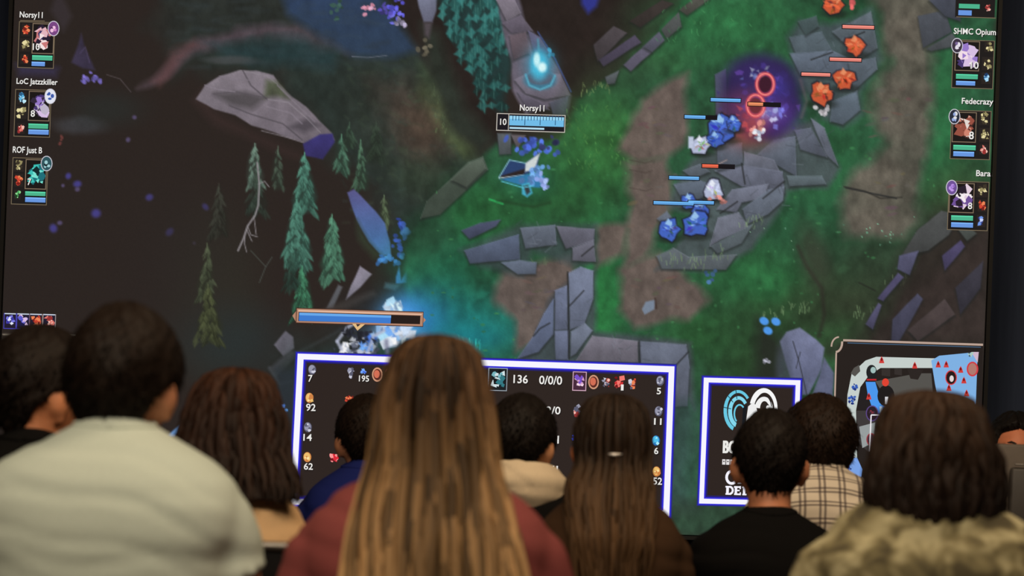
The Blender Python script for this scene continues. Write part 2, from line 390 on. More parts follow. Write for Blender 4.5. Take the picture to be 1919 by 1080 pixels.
# --- rocks right of the conifers
poly([(650, 362), (662, 356), (676, 368), (704, 396), (722, 420), (732, 455), (733, 476), (716, 482), (692, 455), (668, 412)], (86, 84, 140), 1.6, 1, 4, 0.08, (62, 118, 176))
poly([(668, 412), (692, 455), (716, 482), (700, 485), (672, 450)], (48, 62, 44), 8, .8, 8)
poly([(675, 499), (697, 514), (676, 538), (648, 563), (660, 532)], (136, 130, 146), 1.6, 1, 3, 0.1)
poly([(634, 534), (642, 538), (624, 578), (612, 578)], (96, 98, 104), 2, .9); poly([(600, 585), (655, 560), (700, 545), (706, 552), (650, 580)], (66, 58, 54), 5, .8, 6)
poly([(536, 621), (550, 632), (552, 652), (532, 668), (514, 646)], (108, 102, 116), 1.6, 1, 3, .1); poly([(508, 688), (545, 655), (560, 660), (520, 705)], (80, 76, 84), 4, .8, 5)
line([(515, 700), (560, 660), (600, 640), (640, 618)], 6, (60, 58, 60), .7, 3); line([(505, 690), (525, 720), (545, 715)], 5, (92, 92, 104), .6, 3)
petals(752, 425, 10, 6, 8, (56, 84, 226), 5); petals(762, 437, 5, 4, 5, (70, 130, 235), 6); petals(745, 460, 10, 6, 14, (58, 88, 220), 5)
for q in np.linspace(0, 1, 16): petals(756 - 48 * q, 475 + 20 * q + 8 * math.sin(q * 6), 1, 2, 3, (62, 130, 226), 5)
poly([(742, 520), (748, 500), (752, 525), (768, 498), (762, 530), (742, 532)], (66, 140, 230), 1.8); poly([(722, 530), (750, 534), (740, 544), (720, 540)], (74, 100, 110), 3, .9)
# --- top centre: flowers, pillar, broad leaves
poly([(700, -60), (1240, -60), (1180, 60), (1110, 130), (1080, 180), (1040, 120), (980, 60), (960, 40), (940, 100), (950, 250), (900, 290), (850, 240), (800, 130), (760, 60)], (36, 28, 26), 14, 1, 18, 0.15)
poly([(790, 50), (820, 60), (840, 120), (870, 200), (920, 260), (900, 290), (850, 250), (800, 150)], (40, 50, 42), 14, .8, 20, .2)
for x, y, c_, n_, sp in [(692, 18, (236, 150, 176), 10, 6), (735, 12, (88, 84, 226), 14, 9), (745, 30, (94, 92, 230), 12, 7), (720, 22, (70, 60, 150), 8, 6), (752, 48, (160, 150, 180), 8, 5), (630, 8, (52, 84, 74), 14, 10), (798, 90, (96, 90, 74), 10, 7)]:
    petals(x, y, n_, sp, sp, c_, 4.5)
poly([(780, -20), (822, -20), (818, 20), (810, 42), (794, 42), (786, 15)], (128, 134, 160), 2, 1, 3, .1, (92, 92, 112)); poly([(794, 42), (810, 42), (804, 72), (796, 66)], (76, 68, 74), 4)
poly([(822, -40), (945, -40), (950, 60), (958, 150), (940, 215), (905, 170), (870, 110), (835, 60)], (28, 56, 56), 8, .9, 16, .2)
for _ in range(150):
    x, y = rs.uniform(828, 950), rs.uniform(-10, 205)
    if y > 40 and x < 828 + (y - 40) * 0.45: continue
    k = rs.uniform(.55, 1.2) * (1.0 - 0.25 * (y / 200)); c_ = (44 * k, 112 * k, 108 * k); h = rs.uniform(14, 32); wv = rs.uniform(6, 12)
    poly([(x, y - h / 2), (x + wv, y - h * .05), (x + wv * .5, y + h * .15), (x + wv * .3, y + h / 2), (x - wv * .4, y + h * .25), (x - wv, y + h * .1), (x - wv * .5, y - h * .15)], c_, 1.8, .85)
    line([(x, y - h / 3), (x + 1, y + h / 3)], 1.3, (96, 158, 142), .35)
poly([(925, -40), (962, -40), (985, 40), (1008, 72), (1048, 128), (1072, 178), (1064, 214), (1030, 200), (985, 212), (962, 170), (956, 110), (940, 45)], (96, 88, 102), 3, 1, 8, .2)
for P, c_ in [([(930, 0), (962, -5), (976, 25), (950, 40)], (112, 104, 116)), ([(942, 44), (976, 28), (998, 58), (960, 62)], (92, 84, 98)), ([(955, 66), (985, 60), (992, 100), (962, 112)], (86, 74, 82)), ([(990, 58), (1012, 70), (1030, 100), (1000, 96)], (84, 82, 108)),
              ([(965, 150), (1000, 132), (1050, 140), (1068, 178), (1020, 186), (985, 175)], (106, 98, 112)), ([(970, 172), (1010, 190), (1030, 206), (990, 206)], (84, 78, 92)), ([(1030, 192), (1066, 180), (1060, 216), (1036, 214)], (76, 76, 92))]:
    stone(P, c_)
line([(1008, 60), (1040, 110), (1070, 172)], 2.5, (64, 84, 150), .8)
ell(1012, 150, 30, 18, (52, 112, 140), .25, .9); ell(1012, 146, 24, 13, (88, 80, 96), .2); line([(985, 140), (992, 160), (1012, 168), (1032, 160), (1040, 142)], 4, (84, 170, 196), .8)
glow(1012, 120, 24, 28, (46, 168, 210), .95); ell(1010, 122, 15, 26, (64, 190, 226), .5, .9); ell(1006, 112, 6, 13, (196, 246, 252), .5); ell(1016, 126, 8, 9, (214, 250, 252), .5); line([(1008, 74), (1010, 96)], 3, (70, 170, 190), .7, 2); petals(1030, 100, 4, 3, 6, (60, 170, 210), 4)
poly([(1085, -40), (1135, -40), (1118, 12), (1102, 26), (1090, 8)], (42, 50, 150), 5, .9)
# --- grass
G1 = [(1300, -60), (1870, -60), (1870, 650), (1580, 640), (1560, 760), (1540, 1000), (540, 1000), (700, 650), (760, 600), (762, 470), (800, 400), (872, 345), (905, 300), (930, 270), (1050, 262), (1072, 230), (1084, 180), (1130, 150), (1180, 118), (1240, 66)]
poly(G1, (36, 82, 53), 9, 1, 26, 0.28)
for x, y, rx, ry, c_, a_ in [(1130, 260, 70, 80, (50, 108, 50), .8), (1090, 330, 90, 70, (42, 104, 50), .7), (900, 400, 70, 60, (30, 92, 48), .8), (1120, 560, 40, 130, (38, 128, 62), .8), (1000, 380, 80, 40, (34, 88, 44), .6), (830, 520, 80, 70, (26, 94, 66), .9), (860, 610, 110, 60, (20, 116, 112), .9),
                             (1350, 40, 130, 60, (38, 104, 58), .8), (1500, 560, 160, 70, (38, 74, 40), .8), (1420, 520, 90, 40, (38, 106, 58), .8), (1580, 430, 120, 60, (32, 84, 52), .7), (1760, 220, 40, 120, (40, 108, 62), .8), (1540, 300, 50, 60, (38, 100, 58), .7),
                             (1420, 700, 100, 90, (38, 62, 32), .7), (1300, 620, 60, 40, (36, 84, 42), .7), (1660, 500, 110, 80, (42, 50, 38), .7), (1600, 590, 100, 60, (44, 46, 34), .7), (1580, 650, 60, 40, (46, 82, 46), .8), (1290, 840, 40, 120, (42, 84, 60), .7),
                             (1240, 110, 60, 30, (40, 92, 52), .7), (1800, 380, 60, 60, (62, 72, 40), .6), (800, 440, 40, 40, (30, 64, 44), .8), (1180, 130, 70, 40, (38, 60, 40), .5), (620, 700, 90, 60, (34, 50, 48), .9), (700, 620, 60, 60, (34, 40, 44), .7)]:
    ell(x, y, rx, ry, c_, .9, a_, warp=30, tex=.25)
glow(790, 600, 48, 52, (34, 120, 190), .8); glow(760, 590, 30, 36, (60, 150, 240), .7); glow(880, 635, 70, 30, (16, 122, 140), .6)
for _ in range(420):
    x, y = rs.uniform(780, 1840), rs.uniform(-10, 740)
    w_ = win([(x, y), (x + 1, y + 1)], 1)
    if IMG[w_].size and IMG[w_][0, 0, 1] > IMG[w_][0, 0, 0] * 1.45 and IMG[w_][0, 0, 1] > IMG[w_][0, 0, 2] * 1.15:
        k = rs.uniform(.72, 1.34); b_ = IMG[w_][0, 0].copy(); L = rs.uniform(8, 26)
        poly([(x, y), (x + L * .5, y - L * .35), (x + L, y - L * .1), (x + L * .6, y + L * .3), (x + L * .1, y + L * .35)], b_ * k, 3.5, .5)
# --- stone edges along the dark bank
for P, c_ in [([(1112, 84), (1150, 50), (1175, 62), (1120, 116)], (64, 58, 62)), ([(1122, 112), (1190, 66), (1202, 80), (1130, 124)], (66, 60, 78)), ([(1168, 122), (1206, 88), (1222, 98), (1182, 134)], (84, 80, 98)), ([(1205, 88), (1236, 60), (1246, 76), (1222, 98)], (80, 80, 96)),
              ([(1240, 56), (1272, 22), (1278, 50), (1250, 74)], (72, 76, 76)), ([(1272, 18), (1310, -10), (1330, -2), (1288, 28)], (70, 70, 64)), ([(1134, 144), (1160, 132), (1152, 156), (1138, 158)], (78, 84, 88)), ([(1180, 40), (1240, 0), (1262, 6), (1200, 52)], (50, 44, 42))]:
    stone(P, c_, hi=False)
for P, c_ in [([(800, 378), (845, 336), (878, 304), (905, 294), (914, 318), (872, 358), (824, 402), (788, 410)], (62, 74, 64)), ([(846, 338), (880, 306), (904, 298), (910, 316), (874, 352)], (72, 82, 72)), ([(932, 250), (958, 250), (958, 288), (936, 290)], (72, 78, 82)), ([(958, 252), (985, 254), (970, 280)], (80, 74, 78))]:
    stone(P, c_)
blades(1115, 170, 20, 30, 12, (120, 140, 84), 8); blades(1120, 260, 70, 60, 60, (76, 134, 64), 6); blades(1330, 40, 50, 100, 50, (60, 130, 76), 6)
# --- earth
DI = (101, 85, 80)
for P in ([(1196, 186), (1240, 158), (1290, 132), (1284, 270), (1250, 290), (1190, 300), (1160, 272), (1176, 230)], [(1172, 300), (1250, 288), (1262, 380), (1210, 480), (1172, 500), (1180, 400)],
          [(1160, 500), (1230, 470), (1300, 530), (1330, 560), (1290, 600), (1190, 612), (1160, 580)], [(945, 505), (1070, 470), (1080, 520), (1040, 575), (1010, 640), (960, 660), (960, 600), (925, 560)],
          [(1110, 430), (1180, 420), (1170, 470), (1120, 500)]):
    poly(P, DI, 9, .95, 26, .2)
poly([(1640, -40), (1790, -40), (1748, 60), (1738, 150), (1750, 240), (1735, 300), (1728, 380), (1700, 448), (1600, 440), (1572, 370), (1600, 310), (1652, 270), (1630, 210), (1652, 130), (1655, 60)], (90, 83, 74), 16, .9, 46, .25)
for x, y, rx, ry in ((1690, 200, 50, 60), (1650, 340, 55, 40), (1640, 410, 46, 26), (1705, 60, 40, 50)): ell(x, y, rx, ry, (102, 92, 82), .6, .5, warp=30, tex=.25)
line([(1582, 350), (1620, 358), (1650, 372), (1690, 370)], 3, (46, 44, 40), .7)
for _ in range(60):
    x, y = rs.choice([(1235, 230), (1215, 370), (1230, 540), (1000, 570), (1690, 200), (1660, 340)]); x += rs.gauss(0, 28); y += rs.gauss(0, 30)
    ell(x, y, rs.uniform(4, 12), rs.uniform(2, 4), tuple(k * rs.uniform(.8, 1.15) for k in DI), .4, .5, rs.uniform(-.3, .3))
for y in (300, 318, 352): line([(1180, y), (1210, y + 6), (1222, y + 2)], 2, (66, 54, 50), .5)
poly([(1210, 566), (1228, 562), (1226, 580), (1208, 590), (1203, 580)], (116, 130, 150), 1.6); line([(1228, 560), (1230, 578)], 4, (60, 44, 40), .7)
# --- paving
PV = (86, 94, 108)
poly([(1345, 250), (1490, 238), (1530, 225), (1572, 312), (1548, 350), (1478, 362), (1462, 402), (1410, 470), (1340, 508), (1228, 504), (1262, 460), (1322, 400), (1252, 385), (1268, 335), (1300, 300), (1340, 290)], (70, 80, 84), 7, .92, 16, .2)
poly([(1478, 70), (1500, 34), (1560, 50), (1634, 16), (1650, 110), (1616, 170), (1616, 210), (1580, 240), (1545, 225), (1490, 140)], (66, 78, 84), 8, .9, 16, .2)
poly([(860, 470), (970, 425), (1116, 420), (1122, 490), (1080, 500), (1000, 470), (980, 520), (900, 500)], (58, 72, 74), 8, .8, 12, .2); poly([(1000, 640), (1030, 560), (1062, 530), (1118, 500), (1116, 620), (1296, 640), (1300, 770), (1255, 690), (960, 680)], (66, 72, 80), 6, .85, 10, .2)
for P, c_ in [([(975, 428), (1040, 422), (1042, 458), (985, 466)], PV), ([(1042, 424), (1114, 430), (1112, 452), (1072, 462), (1060, 466)], (92, 92, 106)), ([(1072, 464), (1112, 450), (1116, 490), (1072, 488)], (96, 96, 110)), ([(870, 470), (972, 440), (974, 486), (880, 494)], (74, 84, 106)), ([(940, 492), (974, 488), (1006, 492), (1004, 514), (970, 514)], (88, 98, 116)),
              ([(865, 432), (900, 418), (938, 412), (930, 424), (880, 448)], (62, 68, 92)),
              ([(1065, 512), (1088, 500), (1112, 508), (1112, 560), (1094, 608), (1068, 618)], (100, 108, 130)), ([(1040, 545), (1064, 535), (1064, 618), (1040, 618)], (94, 102, 126)), ([(1040, 620), (1066, 620), (1066, 674), (1042, 674)], (92, 100, 124)), ([(1020, 588), (1038, 560), (1038, 626), (1010, 660), (970, 672), (1000, 630)], (86, 96, 122)), ([(1070, 622), (1096, 606), (1110, 620), (1080, 662), (1070, 668)], (98, 106, 124)),
              ([(1110, 630), (1196, 640), (1196, 680), (1080, 676)], (104, 100, 112)), ([(1198, 640), (1286, 646), (1292, 690), (1288, 762), (1262, 764), (1262, 690), (1200, 684)], (88, 94, 110)),
              ([(1232, 410), (1250, 396), (1262, 412), (1250, 428)], PV), ([(1230, 480), (1262, 465), (1290, 482), (1380, 478), (1360, 506), (1240, 504)], (84, 92, 98)),
              ([(1480, 70), (1540, 60), (1560, 96), (1500, 126)], (72, 84, 92)), ([(1496, 40), (1530, 30), (1534, 50), (1510, 66)], (62, 78, 80)), ([(1560, 60), (1632, 22), (1644, 90), (1612, 110)], (78, 88, 96)), ([(1480, 100), (1560, 96), (1610, 118), (1590, 150), (1500, 140)], (80, 90, 104)), ([(1590, 118), (1640, 108), (1644, 130), (1600, 170)], (76, 86, 96)), ([(1560, 190), (1606, 170), (1612, 206), (1580, 234), (1556, 228)], (80, 92, 104)),
              ([(1340, 140), (1360, 130), (1362, 250), (1342, 250)], (66, 70, 92)),
              ([(1520, 222), (1545, 240), (1570, 310), (1548, 290)], (92, 98, 112)), ([(1490, 245), (1520, 240), (1550, 295), (1500, 280)], (82, 88, 102)), ([(1450, 262), (1490, 256), (1492, 330), (1420, 290)], (84, 92, 106)), ([(1395, 285), (1450, 300), (1470, 340), (1400, 340), (1394, 315)], (92, 96, 110)), ([(1340, 320), (1392, 310), (1466, 322), (1470, 362), (1390, 350)], (90, 94, 110)), ([(1475, 330), (1540, 330), (1548, 345), (1480, 350)], (82, 94, 100)),
              ([(1345, 270), (1390, 268), (1392, 306), (1345, 320)], (80, 88, 102)), ([(1372, 356), (1440, 345), (1432, 372), (1390, 380), (1380, 398), (1344, 392)], (98, 102, 118)), ([(1392, 392), (1440, 356), (1470, 350), (1468, 376), (1440, 402), (1400, 420)], (90, 98, 112)), ([(1346, 408), (1384, 398), (1404, 426), (1352, 448), (1330, 462)], (98, 102, 116)), ([(1332, 462), (1396, 428), (1412, 420), (1390, 456), (1344, 476)], (80, 90, 96)), ([(1262, 345), (1310, 338), (1330, 345), (1316, 372), (1280, 376)], (80, 90, 104)), ([(1280, 320), (1312, 308), (1330, 322), (1300, 336)], (82, 90, 100))]:
    stone(P, c_)
for _ in range(90):                                    # chips and scratches on the paving
    x, y = rs.choice([(1430, 330), (1400, 400), (1560, 120), (1500, 270), (1080, 580), (1180, 655), (1010, 450), (1600, 60)]); x += rs.gauss(0, 28); y += rs.gauss(0, 22); L = rs.uniform(6, 22); th_ = rs.choice([-.7, -.6, .1, .2, 1.2])
    line([(x, y), (x + L * math.cos(th_), y + L * math.sin(th_))], 1.6, rs.choice([(118, 126, 140), (54, 60, 66), (70, 78, 86)]), .4)
for P in ([(1064, 510), (1066, 672)], [(1066, 575), (1094, 545)], [(1430, 372), (1470, 340)], [(1200, 684), (1198, 640)], [(1262, 690), (1290, 660)], [(1585, 352), (1640, 364), (1680, 372)], [(1390, 306), (1396, 345)], [(1000, 630), (1012, 616), (1030, 606)], [(1090, 480), (1112, 462)], [(1590, 72), (1620, 60)], [(1520, 112), (1560, 98)], [(1350, 400), (1382, 378)]): crack(P, 3)
for x, y, n_ in [(1010, 500, 3), (1300, 498, 14), (1255, 492, 10), (1405, 420, 14), (830, 650, 26), (880, 650, 22), (1500, 580, 14), (1450, 590, 12), (1620, 590, 10), (1680, 530, 8), (1780, 460, 5), (1340, 478, 10)]: blades(x, y, n_, 24, 10, (112, 140, 96) if x > 990 else (40, 170, 160), 11)
for _ in range(240):
    x, y = rs.uniform(800, 1780), rs.uniform(260, 720); w_ = win([(x, y), (x + 1, y + 1)], 1)
    if IMG[w_].size and IMG[w_][0, 0, 1] > IMG[w_][0, 0, 0] * 1.4: k = rs.uniform(.9, 1.5); ell(x, y, rs.uniform(1, 5), rs.uniform(1, 3), (44 * k, 98 * k, 56 * k), .5, .6)
line([(918, 374), (942, 382)], 4, (40, 180, 90), .8); line([(932, 376), (1000, 388), (1030, 380)], 4, (28, 52, 28), .6, 3)
petals(1455, 440, 6, 40, 20, (110, 150, 120), 1.6); petals(1640, 440, 20, 60, 14, (96, 150, 120), 1.8)
petals(1332, 515, 7, 7, 8, (60, 96, 150), 4)
# --- right bank
poly([(1740, 400), (1880, 380), (1880, 700), (1560, 660), (1600, 640), (1650, 590), (1690, 520)], (44, 37, 34), 26, .95, 30, .15)
poly([(1650, 640), (1720, 540), (1800, 470), (1850, 440), (1850, 640)], (58, 46, 44), 14, .6, 24, .2)
for P, c_ in [([(1764, 395), (1800, 400), (1778, 440), (1740, 470), (1690, 480), (1720, 430)], (66, 68, 68)), ([(1686, 480), (1722, 470), (1705, 516), (1682, 505)], (74, 74, 100)), ([(1644, 560), (1684, 512), (1694, 520), (1655, 565)], (72, 68, 100)), ([(1622, 608), (1646, 568), (1652, 572), (1636, 618)], (72, 70, 98)), ([(1800, 410), (1830, 438), (1812, 452), (1795, 430)], (72, 78, 74)), ([(1765, 480), (1800, 450), (1808, 462), (1770, 508)], (66, 60, 92)),
              ([(1672, 600), (1720, 550), (1730, 560), (1685, 640), (1670, 640)], (62, 62, 82)), ([(1700, 620), (1770, 560), (1790, 590), (1720, 640)], (66, 56, 56)), ([(1790, 540), (1842, 490), (1838, 540), (1800, 590)], (50, 48, 58)), ([(1720, 30), (1770, 20), (1784, 60), (1730, 90)], (66, 70, 78)), ([(1735, 92), (1785, 62), (1800, 84), (1745, 96)], (70, 74, 78)), ([(1740, 0), (1800, -10), (1800, 40), (1770, 30)], (62, 66, 78))]:
    stone(P, c_, hi=False)
line([(1495, 462), (1512, 500), (1540, 540), (1545, 590), (1535, 630)], 6, (38, 34, 30), .7, 4); ell(1525, 480, 26, 60, (60, 54, 46), .8, .6, -.3); line([(1610, 530), (1640, 545)], 3, (30, 32, 28), .6)
poly([(1450, 620), (1420, 600), (1415, 720), (1470, 740), (1480, 650)], (34, 36, 32), 16, .8, 14)
poly([(1462, 640), (1475, 622), (1500, 614), (1530, 636), (1546, 652), (1540, 690), (1515, 740), (1490, 740), (1476, 690)], (116, 122, 154), 1.8, 1, 4, .14, (92, 98, 128)); crack([(1486, 640), (1498, 680), (1512, 740)], 1.8); crack([(1500, 660), (1492, 690)], 1.6)
poly([(1545, 670), (1562, 700), (1560, 745), (1520, 745), (1536, 700)], (90, 96, 124), 2, 1, 4, .14); ell(1470, 690, 16, 50, (70, 76, 92), .5, .6)
poly([(1240, 760), (1300, 760), (1300, 960), (1240, 960)], (52, 74, 74), 20, .7, 30, .2); poly([(1000, 940), (1900, 940), (1900, 1010), (1000, 1010)], (46, 58, 48), 14, .6, 20, .2)
for x, y in ((1432, 602), (1454, 603), (1439, 620)): ell(x, y, 9, 7, (70, 150, 240), .25, 1, .5)
petals(1436, 678, 6, 4, 4, (150, 150, 165), 3)
# --- a plain round burst of violet light with two rings
glow(1400, 245, 44, 28, (190, 70, 60), .75)
ell(1428, 180, 76, 78, (40, 26, 74), .22, .93, warp=18); ell(1420, 140, 50, 30, (52, 36, 104), .7, .7); ell(1450, 215, 44, 34, (74, 40, 130), .7, .8); ell(1400, 200, 40, 30, (120, 54, 100), .8, .7)
shards(1428, 180, 46, 30, 32, [(72, 52, 150), (96, 60, 160), (58, 44, 120)], 9, .55); glow(1455, 165, 26, 20, (70, 60, 190), .5); shards(1418, 142, 18, 14, 9, [(120, 130, 190), (84, 100, 170), (170, 176, 206)], 5, .8); glow(1442, 212, 22, 14, (150, 150, 235), .7); shards(1444, 212, 20, 12, 8, [(170, 180, 240), (110, 110, 210)], 6); shards(1396, 222, 14, 16, 12, [(196, 70, 76), (150, 50, 90)], 8, .6); glow(1412, 232, 26, 22, (206, 76, 64), .6)
def ring(cx, cy, r_, ry): line([(cx + r_ * math.cos(a_), cy + ry * math.sin(a_)) for a_ in np.linspace(0, 2 * PI, 26)], 6.5, (232, 70, 80), .95, 2); line([(cx + r_ * math.cos(a_), cy + ry * math.sin(a_)) for a_ in np.linspace(0, 2 * PI, 26)], 2.2, (255, 150, 140), .9)
ell(1434, 158, 13, 16, (60, 20, 40), .2); ring(1434, 158, 16, 20); ell(1416, 198, 13, 15, (110, 40, 50), .2); ring(1416, 198, 16, 20)
line([(1500, 150), (1512, 190), (1502, 220)], 5, (110, 90, 100), .5, 3)
# --- small creatures of the two sides, plain tokens only
def critter(x, y, r_, base, lightc, seed):
    q = random.Random(seed)
    ell(x + 2, y + r_ * .9, r_ * 1.2, r_ * .4, (24, 30, 26), .5, .6)
    P = [(x + r_ * R0 * math.cos(t_), y + r_ * 1.05 * R0 * math.sin(t_)) for t_, R0 in [(6.28 * k / 13 + q.uniform(-.1, .1), q.uniform(.7, 1.15)) for k in range(13)]]
    cx, cy = x, y; poly([(cx + (a_ - cx) * 1.12, cy + (b_ - cy) * 1.12) for a_, b_ in P], (20, 18, 34), 2, .9); poly(P, base, 1.3, 1)
    for k in range(16):
        t_ = q.uniform(0, 6.28); R0 = q.uniform(.1, .75) * r_; sx_, sy_ = x + R0 * math.cos(t_), y + R0 * math.sin(t_); L = r_ * q.uniform(.18, .42); th_ = q.uniform(-.6, .6) + t_; tq = .5 - .5 * (sy_ - y) / r_ + q.uniform(-.25, .25); cc = lightc if tq > .66 else ([min(255, k2 * 1.2) for k2 in base] if tq > .45 else [k2 * q.choice((.45, .7, 1)) for k2 in base])
        poly([(sx_ - L * math.cos(th_), sy_ - L * math.sin(th_)), (sx_ + L * .35 * math.sin(th_), sy_ - L * .35 * math.cos(th_)), (sx_ + L * math.cos(th_), sy_ + L * math.sin(th_)), (sx_ - L * .35 * math.sin(th_), sy_ + L * .35 * math.cos(th_))], cc, 1.1, .9)
    poly([(x - r_ * .4, y - r_ * .5), (x - r_ * .1, y - r_ * 1.05), (x + r_ * .25, y - r_ * .6), (x, y - r_ * .35)], lightc, 1.2, .95)
OR, ORL = (206, 84, 48), (236, 140, 92)
for i, (x, y, r_) in enumerate([(1562, 8, 20), (1602, 86, 19), (1582, 148, 20), (1540, 176, 22)]): critter(x, y, r_, OR, ORL, i)
petals(1595, 8, 6, 4, 6, (220, 90, 90), 5); petals(1546, 208, 14, 7, 8, (190, 184, 190), 4); petals(1424, 240, 12, 6, 10, (210, 130, 120), 5); petals(1420, 250, 10, 6, 6, (190, 200, 225), 4)
BL, BLL = (60, 96, 196), (150, 196, 240)
for i, (x, y, r_) in enumerate([(1350, 240, 26), (1374, 232, 15), (1340, 262, 16), (1290, 378, 15), (1312, 392, 15), (1254, 430, 20), (1304, 420, 24)]): critter(x, y, r_, BL, BLL, 20 + i)
for i, (x, y, r_) in enumerate([(1312, 272, 18), (1336, 356, 19)]): critter(x, y, r_, (176, 184, 214), (232, 236, 248), 40 + i)
petals(1348, 375, 8, 6, 5, (200, 120, 110), 4); poly([(1290, 256), (1300, 256), (1299, 278), (1290, 278)], (190, 200, 226), 1.5); line([(1338, 312), (1362, 300)], 2, (190, 160, 150), .7)
# --- a plain blue hooded token for the player
glow(990, 340, 44, 30, (30, 130, 110), .4)
petals(1000, 272, 26, 20, 8, (66, 96, 210), 6); petals(1024, 268, 8, 12, 8, (40, 44, 90), 5)
poly([(935, 332), (955, 300), (985, 306), (1012, 285), (1006, 318), (980, 330)], (36, 62, 110), 1.8, 1); poly([(938, 330), (985, 316), (982, 328), (945, 338)], (40, 30, 30), 2); poly([(985, 306), (1012, 287), (1002, 318), (984, 322)], (206, 214, 214), 1.8)
line([(935, 333), (955, 300), (984, 306)], 2, (150, 210, 230), .8); line([(935, 334), (982, 328)], 2, (220, 230, 230), .8)
poly([(936, 336), (990, 326), (1020, 330), (1012, 352), (985, 350)], (40, 120, 176), 2, .95); petals(1000, 332, 24, 12, 10, (96, 150, 220), 5); petals(1020, 344, 14, 6, 8, (140, 160, 230), 5); poly([(978, 346), (992, 342), (998, 362), (988, 370), (978, 364)], (60, 170, 200), 1.8); poly([(981, 349), (990, 347), (994, 360), (987, 366)], (50, 56, 60), 2)
line([(940, 340), (980, 352), (1000, 348)], 2, (90, 210, 240), .8)
# --- pale figure of light behind the long bar
glow(740, 600, 34, 34, (80, 170, 255), .8); shards(738, 573, 16, 8, 4, [(210, 234, 255), (160, 204, 250)], 10); glow(738, 624, 40, 14, (150, 200, 250), .8); shards(735, 626, 40, 22, 9, [(206, 226, 252), (150, 196, 246), (226, 236, 250), (96, 150, 230)], 12); shards(668, 650, 50, 20, 8, [(196, 206, 226), (120, 128, 150), (60, 64, 80), (226, 230, 240)], 9); shards(690, 645, 14, 9, 8, [(90, 150, 240), (60, 110, 210)], 8)
for P in ([(632, 640), (650, 615), (664, 606)], [(640, 655), (632, 640)], [(690, 660), (700, 630), (720, 620)]): line(P, 6, (176, 182, 206), .8, 2)
shards(672, 628, 26, 16, 8, [(40, 44, 58), (26, 28, 36)], 7); line([(724, 640), (726, 660)], 8, (110, 110, 140), .7, 3)
# --- lower edge bits that show between the spectators
poly([(357, 780), (336, 822), (312, 818)], (96, 140, 196), 1.8); poly([(520, 690), (560, 690), (560, 800), (520, 780)], (38, 46, 54), 10, .8, 10); petals(533, 762, 5, 4, 3, (70, 130, 230), 3)
ell(-2, 768, 9, 25, (248, 250, 255), .2); ell(106, 828, 14, 8, (236, 240, 255), .3); glow(120, 815, 22, 14, (46, 30, 64), .9)
poly([(6, 628), (160, 632), (160, 1000), (0, 1000)], (46, 38, 33), 3, .9)
line([(6, 627), (160, 629)], 2.5, (142, 130, 112), .9)
# LED pixel structure: very fine row variation of the panel
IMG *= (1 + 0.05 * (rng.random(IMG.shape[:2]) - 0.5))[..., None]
g_ = IMG.mean(2, keepdims=True); IMG = np.clip((IMG * .92 + g_ * .08) * .97 + 3, 0, 255)  # greyed and lifted: hazy veil over the display, put into its colours

nr, nc = UU.shape
V3 = np.empty((nr, nc, 3)); V3[..., 0] = s2 * PX - LED_O.x; V3[..., 1] = SCREEN_Y - LED_O.y; V3[..., 2] = CAM.z - t2 * PX - LED_O.z
me = bpy.data.meshes.new('picture'); me.vertices.add(nr * nc); me.vertices.foreach_set('co', V3.ravel())
ii = np.arange(nr * nc).reshape(nr, nc)
Q = np.stack([ii[:-1, :-1], ii[1:, :-1], ii[1:, 1:], ii[:-1, 1:]], -1).reshape(-1, 4)
me.loops.add(Q.size); me.loops.foreach_set('vertex_index', Q.ravel())
me.polygons.add(len(Q)); me.polygons.foreach_set('loop_start', np.arange(0, Q.size, 4)); me.update(calc_edges=True)
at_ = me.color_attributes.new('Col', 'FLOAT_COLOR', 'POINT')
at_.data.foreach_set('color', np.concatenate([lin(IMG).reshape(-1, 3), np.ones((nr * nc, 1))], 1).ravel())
link('picture', me, M_SCREEN, led, False)

